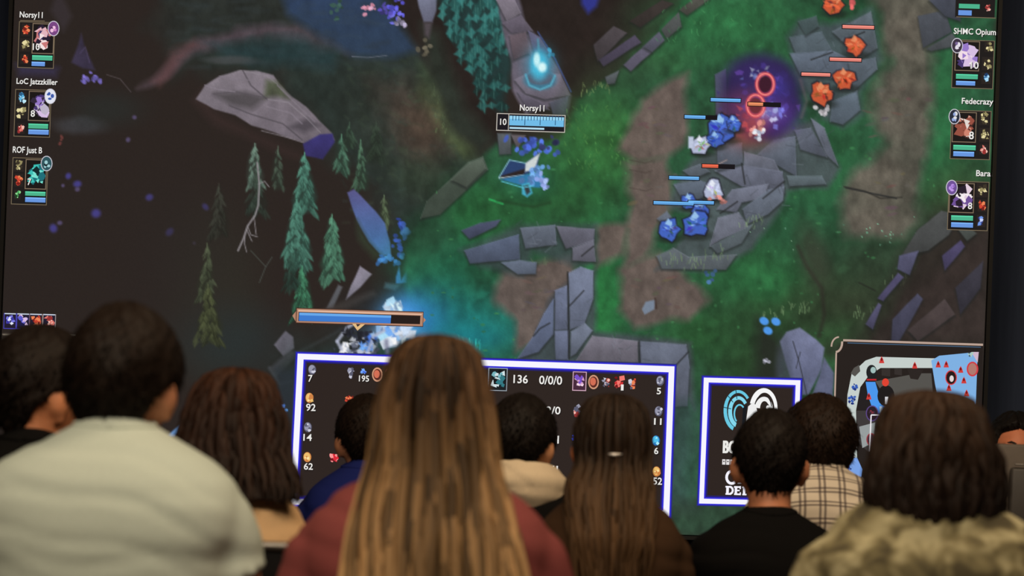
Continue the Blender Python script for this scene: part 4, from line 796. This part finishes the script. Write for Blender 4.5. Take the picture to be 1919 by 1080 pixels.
M_HAIR = attr_mat('hair', 0.62, 0.18)
def smooth01(x): x = min(max(x, 0.0), 1.0); return x * x * (3 - 2 * x)
def short_hair(X, col, T, seed, top=0.0, nape=-0.66, mess=0.004, spikes=2600, part=False, rough=0.0):
    r = random.Random(seed); c0 = lin(col); V = []; Fc = []; C = []
    def line_el(az):                      # sine of elevation where hair begins
        a = abs(((az + PI) % (2 * PI)) - PI)  # 0 face .. pi nape
        if a < 0.9: e = 0.62 - 0.12 * (a / 0.9)
        elif a < 1.35: e = 0.50 - 0.62 * smooth01((a - .9) / .45)
        elif a < 1.95: e = -0.12 + 0.17 * math.sin((a - 1.35) / .6 * PI)
        else: e = -0.12 + (nape + 0.12) * smooth01((a - 1.95) / .5)
        return e
    nu, nv = 90, 60; ph = [r.uniform(0, 6.28) for _ in range(8)]
    def thick(az, el):
        sz = math.sin(el); s = smooth01((sz - line_el(az)) / 0.09)
        t = T * (0.55 + 0.45 * smooth01((sz + 0.5) / 0.8)) + top * smooth01(sz * 1.3)
        t += mess * (.5 * math.sin(az * 5 + ph[0] + 2 * math.sin(el * 4 + ph[1])) + .3 * math.sin(az * 13 + el * 16 + ph[2] + 2 * math.sin(el * 9)) + .25 * math.sin(az * 27 - el * 21 + ph[3]))
        if part: t -= 0.012 * math.exp(-(math.sin(az) * math.cos(el) / 0.06) ** 2) * (1 if math.cos(az) > -0.3 else 0.3)
        return t * s - 0.010 * (1 - s), s
    for j in range(nv + 1):
        el = -PI / 2 + PI * j / nv
        for i in range(nu):
            az = 2 * PI * i / nu; t, s = thick(az, el); V.append(X(hmap(az, el, t + r.uniform(-1, 1) * rough))); k = r.uniform(.75, 1.25); C.append(c0 * k)
    for j in range(nv):
        for i in range(nu):
            a = j * nu + i; b = j * nu + (i + 1) % nu; Fc.append((b, a, a + nu, b + nu))
    n = 0
    while n < spikes:
        az = r.uniform(0, 2 * PI); el = math.asin(r.uniform(-0.7, 1)); t, s = thick(az, el)
        if s < 0.35: continue
        n += 1
        p = hmap(az, el, t - 0.003); q = hmap(az, el, t + 0.012) - p; q.normalize()
        dn = Vector((0, -0.4, -1)); L = r.uniform(0.008, 0.018) * (0.6 + T * 25)
        tip = p + q * L * r.uniform(.25, .55) + dn * L * r.uniform(.5, .9) + Vector((r.uniform(-1, 1), r.uniform(-1, 1), r.uniform(-1, 1))) * L * .35
        a = q.cross(Vector((0, 0, 1)));
        if a.length < 1e-3: a = Vector((1, 0, 0))
        a.normalize(); w_ = 0.0022; b = len(V); k = r.uniform(.7, 1.5)
        V += [X(p + a * w_), X(p - a * w_), X(p + q * w_ * 1.2), X(tip)]; C += [c0 * k] * 4
        Fc += [(b, b + 2, b + 3), (b + 2, b + 1, b + 3), (b + 1, b, b + 3)]
    return color_mesh('hair', V, Fc, C)
def long_hair(zc, env, ramp, seed, nlock=170, th=2.3, wl=0.010, wave=0.004, curl=0.0, endj=0.03, streak=0.35, q0=0.02, side=0.0, flare=0.0):
    """env rows: drop below crown, half width, back y, front y, centre x; ramp: (drop, sRGB) colours of the strands from root to tip"""
    r = random.Random(seed); E = np.array(env, float); dzs = E[:, 0]
    L = np.concatenate([[0], np.cumsum(np.hypot(np.diff(E[:, 0]), np.diff(E[:, 1])))]); L /= L[-1]
    def P(q, a, off=0.0):
        dz, hw, yb, yf, cx = (np.interp(q, L, E[:, k]) for k in range(5))
        return Vector((cx + (hw + off) * math.sin(a), (yb + yf) / 2 - ((yf - yb) / 2 + off) * math.cos(a), zc - dz - off * 0.0)), dz
    RD = [k[0] for k in ramp]; RC = np.array([lin(k[1]) for k in ramp])
    def colr(dz): return np.array([np.interp(dz, RD, RC[:, k]) for k in range(3)])
    V = []; Fc = []; C = []; nq, na = 40, 96; ph = [r.uniform(0, 6.28) for _ in range(6)]; tone = [1 + streak * .6 * r.uniform(-1, 1) for _ in range(na)]
    for i in range(nq):
        q = i / (nq - 1) * 0.97
        for k in range(na):
            a = 2 * PI * k / na; p, dz = P(q, a, -0.010 + 0.0025 * math.sin(17 * a + ph[0] + 3 * q) + 0.002 * math.sin(31 * a + ph[1]))
            V.append(p); C.append(colr(dz) * tone[k] * (1 - side * .5 + side * min(abs(math.atan2(math.sin(a), math.cos(a))) / 1.3, 1.2)))
    for i in range(nq - 1):
        for k in range(na):
            a = i * na + k; b = i * na + (k + 1) % na; Fc.append((b, a, a + na, b + na))
    Fc.append(tuple(range(na))); Fc.append(tuple((nq - 1) * na + k for k in range(na))[::-1])
    ns, m = 22, 5
    for n in range(nlock):
        a0 = r.uniform(-th, th); qa = q0 * r.uniform(0.3, 2.5); qb = min(1.0, 1.0 - r.random() ** 2 * endj * 4) ; p1, p2, p3 = (r.uniform(0, 6.28) for _ in range(3)); fr = r.uniform(1.2, 3.0)
        w0 = wl * r.uniform(.5, 1.3); tn = (1 + streak * r.uniform(-1, 1.3)) * (1 - side * .5 + side * min(abs(a0) / 1.3, 1.2)); of0 = r.uniform(-.006, .006); base = len(V)
        fl = flare * r.random() if r.random() < .35 else 0.0
        pts = []
        for i in range(ns):
            q = qa + (qb - qa) * i / (ns - 1)
            a = a0 + 0.10 * math.sin(fr * 3 * q + p1) * q + curl * math.sin(q * 22 + p2) * 0.35
            p, dz = P(q, a, of0 + wave * math.sin(q * 9 * fr + p2) + curl * 0.020 * math.sin(q * 26 + p3)); p.x += math.sin(a) * fl * smooth01((q - .35) / .5); pts.append((p, dz, a, q))
        for i, (p, dz, a, q) in enumerate(pts):
            t = (pts[min(i + 1, ns - 1)][0] - pts[max(i - 1, 0)][0]).normalized()
            nrm = Vector((math.sin(a), -math.cos(a), 0.15)); nrm = (nrm - t * nrm.dot(t)).normalized(); sd = t.cross(nrm)
            kk = i / (ns - 1); w_ = w0 * min(1, 0.35 + kk * 3) * (1 - max(0, (kk - 0.75) / 0.25) ** 1.6 * 0.9)
            cc = colr(dz) * tn
            for j in range(m):
                g = 2 * PI * j / m; V.append(p + sd * (w_ * math.cos(g)) + nrm * (w_ * 0.5 * math.sin(g))); C.append(cc * (1 + .12 * math.sin(g)))
        for i in range(ns - 1):
            for j in range(m):
                a_ = base + i * m + j; b_ = base + i * m + (j + 1) % m; Fc.append((a_, b_, b_ + m, a_ + m))
        Fc.append(tuple(base + j for j in range(m))[::-1]); Fc.append(tuple(base + (ns - 1) * m + j for j in range(m)))
    return color_mesh('hair', V, Fc, np.clip(C, 0, 1))

M_SKIN = {}
def skin(rgb):
    if rgb not in M_SKIN:
        m = mat('skin', rgb, 0.55, 0.06, 40); b = m.node_tree.nodes['Principled BSDF']
        b.inputs['Subsurface Weight'].default_value = 0.12; b.inputs['Subsurface Radius'].default_value = (0.02, 0.008, 0.004)
        M_SKIN[rgb] = m
    return M_SKIN[rgb]
M_EYE = mat('eye_white', (226, 220, 212), 0.25, 0.03); M_IRIS = mat('iris', (52, 34, 22), 0.2, 0.2)
# shared trousers and shoes (sitting, thighs forward)
t = MB()
for s in (-1, 1): t.tube([(s * .085, -.02, .548), (s * .10, .2, .545), (s * .115, .40, .525)], [.088, .082, .066], 16); t.tube([(s * .115, .41, .515), (s * .115, .40, .3), (s * .115, .36, .105)], [.066, .06, .05], 14)
t.ell((0, -.02, .565), (.165, .125, .105)); ME_TR = remesh(t, 'trousers', 0.014, 3)
for v_ in ME_TR.vertices: v_.co.z = max(v_.co.z, 0.458) if v_.co.y < 0.3 else v_.co.z
t = MB(); t.ell((0, .06, .045), (.045, .13, .04)); t.tube([(0, 0, .05), (0, -.01, .105)], [.046, .045], 12); t.box((0, .06, .02), (.084, .25, .035), bev=.012); ME_SH = remesh(t, 'shoe', 0.009, 2)
for v_ in ME_SH.vertices: v_.co.z = max(v_.co.z, 0.004)
M_SHOE = mat('shoe_leather', (40, 36, 34), 0.5, 0.2); M_JEAN = mat('dark_denim', (38, 44, 60), 0.85, 0.2, 120, bump=.2)
SPOTS = []
def person(label, u, v, d, W=.22, nk=0.0, hs=1.0, yaw=0.0, hyaw=0.0, hpitch=0.0, hroll=0.0, fat=0.0, skin_c=(206, 150, 116), shirt=None, sleeve='short', seed=1, hair=None, wr=0.004, collar=True, garment='t_shirt', out=0.0, hy=0.035, low=None):
    cw = at(u, v, d); zc = cw.z; Ry = Matrix.Rotation(yaw, 3, 'Z')
    loc = Vector((cw.x, cw.y, 0)) - Ry @ Vector((0, hy, 0)); loc.z = 0
    C_ = Vector((0, hy, zc - HZ * hs - (hair[1]['T'] + hair[1]['top'] - .001 if hair[0] == 'short' else 0.016)))
    RH = Matrix.Rotation(hyaw, 3, 'Z') @ Matrix.Rotation(hpitch, 3, 'X') @ Matrix.Rotation(hroll, 3, 'Y')
    X = lambda p: C_ + RH @ (Vector(p) * hs)
    mb = MB(); add_head(mb, X)
    mb.tube([C_ + Vector((0, -.02, -.03)), C_ + Vector((0, -.028, -.10)), Vector((0, -.022, zc - .262 + nk))], [.052 * hs, .052 * hs, .053], 18)
    mb.rings(torso_rings(zc - .008, W - .014, nk, -.024, fat))
    hm = MB()
    for s in (-1, 1):
        sh, el, wr_ = arm_pts(zc, W, nk, s, out)
        mb.tube([sh, sh.lerp(el, .5), el], [.054, .048, .040], 14); mb.tube([el, el.lerp(wr_, .35), wr_], [.041, .039, .027], 14)
        hand(hm, wr_, Vector((-s * .25, .9, -.28)), -s)
        mb.tube([(s * .085, -.02, .548), (s * .10, .2, .545), (s * .115, .40, .525)], [.07, .065, .05], 12); mb.tube([(s * .115, .41, .515), (s * .115, .36, .06)], [.05, .035], 12)
        mb.tube([(s * .115, .36, .05), (s * .115, .48, .04)], [.034, .028], 10)
    me = remesh(mb, 'person', 0.0085, 2)
    bm = bmesh.new(); bm.from_mesh(me); h2 = hm.mesh('h'); bm.from_mesh(h2); bm.to_mesh(me); bm.free(); bpy.data.meshes.remove(h2)
    o = link('person', me, skin(skin_c)); o.location = loc; o.rotation_euler = (0, 0, yaw); tag(o, label, 'person', 'seated spectators' if abs(yaw) < 1 else None)
    # clothes
    sb = MB().rings(torso_rings(zc, W, nk, 0.0, fat))
    for s in (-1, 1):
        sh, el, wr_ = arm_pts(zc, W, nk, s, out)
        if sleeve == 'short': sb.tube([sh - Vector((0, 0, -.0)), sh.lerp(el, .15), sh.lerp(el, .30)], [.064, .067, .070], 18, 1.0, False); sb.ell(sh, (.064, .064, .064))
        else: sb.tube([sh, sh.lerp(el, .5), el], [.064, .060, .055], 16); sb.tube([el, el.lerp(wr_, .5), el.lerp(wr_, .93)], [.055, .050, .040], 14)
    sm = remesh(sb, garment, 0.0105, 4)
    wrinkle(sm, wr, seed)
    link(garment, sm, shirt, o)
    if collar:
        cpts = []; RG = np.array(torso_rings(zc, W, nk, 0.0, fat)[:8])
        hw_, yb_, yf_, zz_ = RG[:, :, 0].max(1), RG[:, :, 1].min(1), RG[:, :, 1].max(1), RG[:, 0, 2]
        for k in range(33):
            a = 2 * PI * k / 32; x, y = .066 * math.sin(a), -.022 - .060 * math.cos(a); zb = zz_[0]
            for q in np.linspace(0, 7, 141):
                h_, b_, f_, z_ = (np.interp(q, range(8), w_) for w_ in (hw_, yb_, yf_, zz_)); yc_, dp_ = (b_ + f_) / 2, (f_ - b_) / 2
                if abs(x / h_) ** 2.35 + abs((y - yc_) / dp_) ** 2.35 <= 1: zb = z_; break
            cpts.append((x, y, zb - .002))
        cm = MB().tube(cpts, .006, 8, 1.0, False); link('collar', cm.mesh('collar'), shirt, o)
    tr = link('trousers', ME_TR.copy(), low or M_JEAN, o)
    for s in (-1, 1):
        so = link('shoe', ME_SH, None, o); so.location = (s * .115, .36, 0)
        if not ME_SH.materials: ME_SH.materials.append(M_SHOE)
    for s in (-1, 1):
        e = MB().ell((0, 0, 0), (.0125, .0125, .0125), None, 14, 10); em = link('eye', e.mesh('eye'), M_EYE, o); em.location = X((s * .031, .078, .004))
        ir = link('iris', MB().ell((0, 0, 0), (.0055, .0025, .0055), None, 12, 6).mesh('iris'), M_IRIS, em); ir.location = RH @ Vector((0, .0115, 0))
        eb = MB().tube([X((s * .016, .092, .026)), X((s * .031, .092, .031)), X((s * .048, .080, .026))], [.0035, .004, .0025], 6); link('eyebrow', eb.mesh('eyebrow'), mat('brow_hair', (34, 24, 18), .7), o)
    if hair[0] == 'short': hm_ = short_hair(X, **hair[1])
    else: hm_ = long_hair(zc, **hair[1])
    link('hair', hm_, M_HAIR, o)
    SPOTS.append((loc.copy(), yaw, o)); o['zc'] = zc
    del o['zc']
    return o, zc, X

DARK = (34, 24, 18)
cloth = lambda n, c, **k: mat(n, c, .95, k.pop('var', .06), k.pop('scale', 300), bump=.15, spec=.08, **k)
M_P1 = cloth('sage_jersey', (202, 212, 200)); M_P2 = cloth('burgundy_jersey', (138, 72, 70)); M_BLK = cloth('black_jersey', (17, 16, 16)); M_P5 = cloth('tan_knit', (244, 200, 150)); M_P6 = cloth('navy_jersey', (34, 44, 112)); M_P8 = cloth('dark_brown_knit', (66, 47, 33)); M_CRM = cloth('cream_fleece', (226, 206, 176))
def khaki():
    m, nt, b = nodes('blotched_khaki'); tc = nt.nodes.new('ShaderNodeTexCoord'); n1 = nt.nodes.new('ShaderNodeTexNoise'); n1.inputs['Scale'].default_value = 17; n1.inputs['Detail'].default_value = 2; n1.inputs['Distortion'].default_value = .6
    cr = nt.nodes.new('ShaderNodeValToRGB'); e = cr.color_ramp; e.elements[0].position = .36; e.elements[0].color = (*lin((84, 76, 54)), 1); e.elements[1].position = .62; e.elements[1].color = (*lin((186, 176, 138)), 1)
    x = e.elements.new(.47); x.color = (*lin((128, 118, 84)), 1); nt.links.new(tc.outputs['Object'], n1.inputs['Vector']); nt.links.new(n1.outputs['Fac'], cr.inputs[0]); nt.links.new(cr.outputs[0], b.inputs['Base Color']); b.inputs['Roughness'].default_value = .9
    return m
def plaid():
    m, nt, b = nodes('cream_plaid'); tc = nt.nodes.new('ShaderNodeTexCoord'); sp = nt.nodes.new('ShaderNodeSeparateXYZ'); nt.links.new(tc.outputs['Object'], sp.inputs[0])
    def band(sock, per, off, wd):
        a = nt.nodes.new('ShaderNodeMath'); a.operation = 'MULTIPLY_ADD'; a.inputs[1].default_value = 1 / per; a.inputs[2].default_value = off; nt.links.new(sock, a.inputs[0])
        f_ = nt.nodes.new('ShaderNodeMath'); f_.operation = 'FRACT'; nt.links.new(a.outputs[0], f_.inputs[0])
        l = nt.nodes.new('ShaderNodeMath'); l.operation = 'LESS_THAN'; l.inputs[1].default_value = wd; nt.links.new(f_.outputs[0], l.inputs[0]); return l.outputs[0]
    yz = nt.nodes.new('ShaderNodeMath'); yz.operation = 'ADD'; nt.links.new(sp.outputs[2], yz.inputs[0]); nt.links.new(sp.outputs[1], yz.inputs[1])
    acc = None
    for k, s in enumerate((band(sp.outputs[0], .058, .1, .12), band(sp.outputs[0], .058, .35, .12), band(yz.outputs[0], .058, .2, .12), band(yz.outputs[0], .058, .45, .12))):
        mx = nt.nodes.new('ShaderNodeMix'); mx.data_type = 'RGBA'; sc = nt.nodes.new('ShaderNodeMath'); sc.operation = 'MULTIPLY'; sc.inputs[1].default_value = .72; nt.links.new(s, sc.inputs[0]); nt.links.new(sc.outputs[0], mx.inputs['Factor'])
        if acc is None: mx.inputs['A'].default_value = (*lin((232, 218, 198)), 1)
        else: nt.links.new(acc, mx.inputs['A'])
        mx.inputs['B'].default_value = (*lin((62, 46, 52)), 1); acc = mx.outputs['Result']
    nt.links.new(acc, b.inputs['Base Color']); b.inputs['Roughness'].default_value = .9
    return m

person('man in a pale sage green t-shirt with short black hair, large in the near row', 236, 570, 3.7, .243, 0, 1.08, hyaw=-.20, hroll=.03, fat=.1, shirt=M_P1, seed=3, wr=.0034, skin_c=(196, 132, 98), collar=True, out=.005,
       hair=('short', dict(col=(30, 20, 14), T=.016, seed=1, top=.006, nape=-.78)))
ENV2 = [(0, .004, -.01, .05, 0), (.004, .028, -.03, .075, 0), (.014, .05, -.05, .095, 0), (.032, .069, -.068, .105, 0), (.07, .080, -.085, .10, 0), (.115, .090, -.092, .075, 0), (.166, .096, -.098, .05, .002), (.222, .103, -.115, .02, .005), (.27, .114, -.145, -.03, .008), (.33, .124, -.178, -.09, .012), (.41, .130, -.192, -.12, .016), (.50, .130, -.192, -.12, .018), (.60, .11, -.185, -.13, .018)]
person('woman with very long dark blonde hair and a burgundy top, centre of the near row', 820, 628, 3.6, .232, -.005, 1.0, shirt=M_P2, seed=5, wr=.003, sleeve='short', skin_c=(210, 152, 120), collar=False, garment='top',
       hair=('long', dict(env=ENV2, ramp=[(0, (74, 52, 34)), (.10, (70, 50, 33)), (.2, (98, 74, 48)), (.35, (128, 100, 68)), (.6, (160, 130, 92))], seed=4, nlock=230, th=2.4, wl=.0095, streak=.75, side=.45, flare=.03)))
ENV3 = [(a, b * .91, c, e, g) for a, b, c, e, g in [(0, .004, 0, .05, 0), (.004, .035, -.04, .08, 0), (.014, .065, -.065, .10, 0), (.035, .085, -.09, .105, 0), (.065, .100, -.105, .09, 0), (.10, .114, -.115, .07, 0), (.14, .126, -.12, .055, 0), (.18, .130, -.125, .045, 0), (.21, .124, -.125, .04, 0), (.235, .104, -.12, .03, 0), (.252, .07, -.105, 0, 0)]]
person('person with thick dark brown bobbed hair and a blotched khaki shirt, near row right', 1743, 733, 3.85, .245, .035, 1.0, shirt=khaki(), seed=8, wr=.004, sleeve='long', garment='shirt', collar=True,
       hair=('long', dict(env=ENV3, ramp=[(0, (52, 34, 23)), (.08, (44, 30, 21)), (.16, (32, 22, 17)), (.3, (26, 18, 15))], seed=6, nlock=240, th=2.6, wl=.010, curl=.10, wave=.005, endj=.04, streak=.25)))
person('man with cropped dark hair in a black t-shirt at the far left edge', 76, 612, 4.55, .215, -.02, 1.13, out=-.05, hyaw=-.75, hpitch=-.06, shirt=M_BLK, seed=10, skin_c=(214, 140, 98), hair=('short', dict(col=(30, 22, 18), T=.015, seed=2, top=.008, nape=-.55)))
ENV5 = [(0, .004, -.01, .05, 0), (.004, .03, -.03, .075, 0), (.016, .056, -.055, .095, 0), (.04, .076, -.075, .10, 0), (.08, .092, -.09, .085, 0), (.12, .104, -.10, .06, 0), (.18, .116, -.12, .03, 0), (.23, .136, -.15, -.01, .008), (.262, .142, -.172, -.07, .012), (.278, .136, -.178, -.10, .014)]
person('young woman with dark brown hair past her shoulders in a tan top', 447, 690, 4.5, .182, .0, .98, out=-.03, shirt=M_P5, seed=12, wr=.002, garment='top', collar=False, skin_c=(224, 166, 124),
       hair=('long', dict(env=ENV5, ramp=[(0, (58, 34, 22)), (.12, (42, 26, 19)), (.3, (32, 22, 17))], seed=9, nlock=190, th=2.4, wl=.010, wave=.006, endj=.05, streak=.4)))
person('dark haired boy in a navy blue t-shirt half hidden behind the blonde woman', 690, 740, 6.5, .20, .0, 1.04, hyaw=.25, shirt=M_P6, seed=14, skin_c=(206, 140, 104), hair=('short', dict(col=DARK, T=.016, seed=3, top=.008, nape=-.6)))
p7, z7, _ = person('black haired man in a dark jacket with a cream hood behind the blonde woman', 980, 738, 5.7, .235, .0, 1.0, hyaw=-.3, shirt=M_BLK, sleeve='long', garment='jacket', seed=16, skin_c=(214, 152, 112), collar=False, hair=('short', dict(col=(26, 20, 17), T=.018, seed=4, top=.006, nape=-.6)))
hb = MB()
for dz, rr, w_ in ((.195, .088, .022), (.225, .105, .030), (.255, .10, .030)):
    hb.tube([(rr * math.sin(a), -.03 - (rr * .95 + .02) * math.cos(a), z7 - dz - .02 * (1 - math.cos(a))) for a in np.linspace(-1.75, 1.75, 15)], w_, 12)
hb.ell((.0, -.125, z7 - .262), (.085, .035, .05)); hm2 = remesh(hb, 'hood', .009, 4); wrinkle(hm2, .004, 4, 40, 12); link('hood', hm2, M_CRM, p7)
ENV8 = [(0, .004, -.01, .05, 0), (.004, .03, -.03, .07, 0), (.016, .054, -.055, .09, 0), (.04, .070, -.078, .095, 0), (.08, .080, -.088, .085, 0), (.125, .081, -.09, .06, 0), (.15, .078, -.088, .03, 0), (.175, .080, -.10, .0, -.002), (.205, .092, -.128, -.03, -.006), (.25, .092, -.165, -.07, -.006), (.32, .078, -.19, -.12, 0), (.42, .062, -.19, -.13, .004), (.47, .04, -.185, -.14, .006)]
p8, z8, _ = person('young woman with half tied light brown hair and a small clip', 1150, 738, 4.9, .19, .0, .98, out=-.03, shirt=M_P8, sleeve='long', garment='cardigan', seed=18, collar=False, skin_c=(214, 130, 84),
       hair=('long', dict(env=ENV8, ramp=[(0, (40, 28, 20)), (.14, (42, 30, 21)), (.19, (62, 45, 30)), (.3, (80, 58, 38)), (.5, (70, 51, 34))], seed=12, nlock=190, th=2.2, wl=.008, streak=.35, flare=.025)))
cl = MB().tube([(-.012, -.092, z8 - .138), (.004, -.096, z8 - .139), (.016, -.093, z8 - .137)], [.003, .0045, .003], 8); link('hair_clip', cl.mesh('hair_clip'), mat('pale_metal', (206, 200, 196), .3, .05, metal=.6), p8)['label'] = 'pale shiny clip'
person('man with cropped black hair and bare neck in a black t-shirt beside the emblem', 1446, 768, 5.6, .245, -.052, 1.10, out=-.03, hyaw=-.06, shirt=M_BLK, seed=20, skin_c=(206, 136, 100), collar=True, hair=('short', dict(col=(27, 21, 18), T=.012, seed=5, top=.008, nape=-.72)))
person('brown haired person in a cream plaid shirt half hidden behind the black t-shirt', 1538, 742, 6.35, .225, .01, 1.12, hyaw=.1, shirt=plaid(), sleeve='long', garment='shirt', seed=22, skin_c=(200, 134, 100), hair=('short', dict(col=(40, 28, 21), T=.022, seed=6, top=.01, nape=-.85, mess=.006)))
opr, z11, _ = person('operator with parted black hair facing the audience behind a monitor', 1903, 771, 7.2, .21, 0, 1.0, yaw=PI, hpitch=.06, shirt=M_BLK, seed=24, skin_c=(226, 140, 104), hair=('short', dict(col=(24, 20, 19), T=.018, seed=7, top=.006, nape=-.7, part=True)))

# ---------------------------------------------------------------- chairs: one under each person
M_SEAT = cloth('black_seat_fabric', (30, 29, 30)); M_LEG = mat('grey_metal', (120, 116, 112), .35, .08, metal=.8)
ch0 = empty('stacking_chair', (0, 0, 0))
link('seat', MB().box((0, .055, .425), (.40, .42, .05), bev=.018).mesh('seat'), M_SEAT, ch0)
link('backrest', MB().box((0, -.21, .63), (.38, .03, .30), bev=.012, rx=.06).mesh('backrest'), M_SEAT, ch0)
for s in (-1, 1):
    link('back_post', MB().tube([(s * .185, -.16, .40), (s * .19, -.195, .55), (s * .19, -.225, .76)], .010, 8).mesh('back_post'), M_LEG, ch0)
    link('leg', MB().tube([(s * .175, .22, .405), (s * .19, .24, .012)], .011, 8).mesh('leg'), M_LEG, ch0)
    link('leg', MB().tube([(s * .175, -.13, .405), (s * .19, -.21, .012)], .011, 8).mesh('leg'), M_LEG, ch0)
link('back_rail', MB().tube([(-.19, -.225, .76), (-.17, -.228, .79), (.17, -.228, .79), (.19, -.225, .76)], .010, 8).mesh('back_rail'), M_LEG, ch0)
names = ['the man in the sage green t-shirt', 'the woman with very long blonde hair', 'the person in the blotched khaki shirt', 'the man at the far left edge', 'the young woman in the tan top', 'the boy in navy blue', 'the man with the cream hood', 'the woman with the hair clip', 'the bare necked man in black', 'the person in the plaid shirt', 'the operator behind the monitor']
kids = list(ch0.children)
for i, (loc, yaw, o) in enumerate(SPOTS):
    if i == 0: c_ = ch0
    else:
        c_ = ch0.copy(); COL.objects.link(c_)
        for k in kids:
            kc = k.copy(); COL.objects.link(kc); kc.parent = c_
            if i == 4 and k.name.startswith('back'):          # her chair has a higher back
                if 'post' in k.name: kc.scale = (1, 1.05, 1.2)
                else: kc.location = (0, -.01, .155)
                if 'post' in k.name: kc.location = (0, 0, -.08)
    c_.location = loc; c_.rotation_euler = (0, 0, yaw)
    tag(c_, ('tall backed black chair with grey metal frame under ' if i == 4 else 'black padded chair with grey metal frame under ') + names[i], 'chair', 'audience chairs')

# ---------------------------------------------------------------- the operator's desk and monitor
dx = at(1903, 830, 6.6).x
desk = empty('desk', (dx, 6.6, 0)); M_DESK = mat('dark_desk_wood', (62, 52, 44), .6, .2, 8, (1, 8, 8))
link('desk_top', MB().box((.35, 0, .73), (1.3, .55, .03), bev=.006).mesh('desk_top'), M_DESK, desk, False)
link('front_panel', MB().box((.35, -.24, .40), (1.24, .02, .5), bev=.004).mesh('front_panel'), M_DESK, desk, False)
for sx in (-.25, .95):
    for sy in (-.2, .2): link('leg', MB().box((sx, sy, .36), (.05, .05, .71), bev=.005).mesh('leg'), M_LEG, desk, False)
tag(desk, 'dark wooden operator desk to the right of the display', 'desk')
mt = at(1866, 831, 6.45); M_MON = mat('warm_grey_plastic', (98, 88, 80), .55, .06)
mon = empty('monitor', (mt.x + .28, 6.45, .745)); hh = mt.z - .745
link('housing', MB().box((0, 0, hh - .17), (.56, .035, .34), bev=.008).mesh('housing'), M_MON, mon)
link('rear_shell', MB().box((.01, -.028, hh - .20), (.50, .03, .26), bev=.010).mesh('rear_shell'), mat('dark_grey_plastic', (66, 62, 60), .5, .06), mon)
link('trim_strip', MB().box((.02, -.046, hh - .062), (.50, .006, .005), bev=.001).mesh('trim_strip'), M_LEG, mon)
link('screen', MB().box((0, .0185, hh - .17), (.52, .002, .30)).mesh('screen'), mat('dark_glass', (14, 14, 16), .1, .02), mon)
link('neck', MB().box((0, -.01, (hh - .3) / 2 + .005), (.06, .03, hh - .29), bev=.006).mesh('neck'), M_MON, mon)
link('base', MB().box((0, 0, .007), (.24, .17, .012), bev=.004).mesh('base'), M_MON, mon)
tag(mon, 'grey monitor seen from behind on the operator desk', 'monitor')
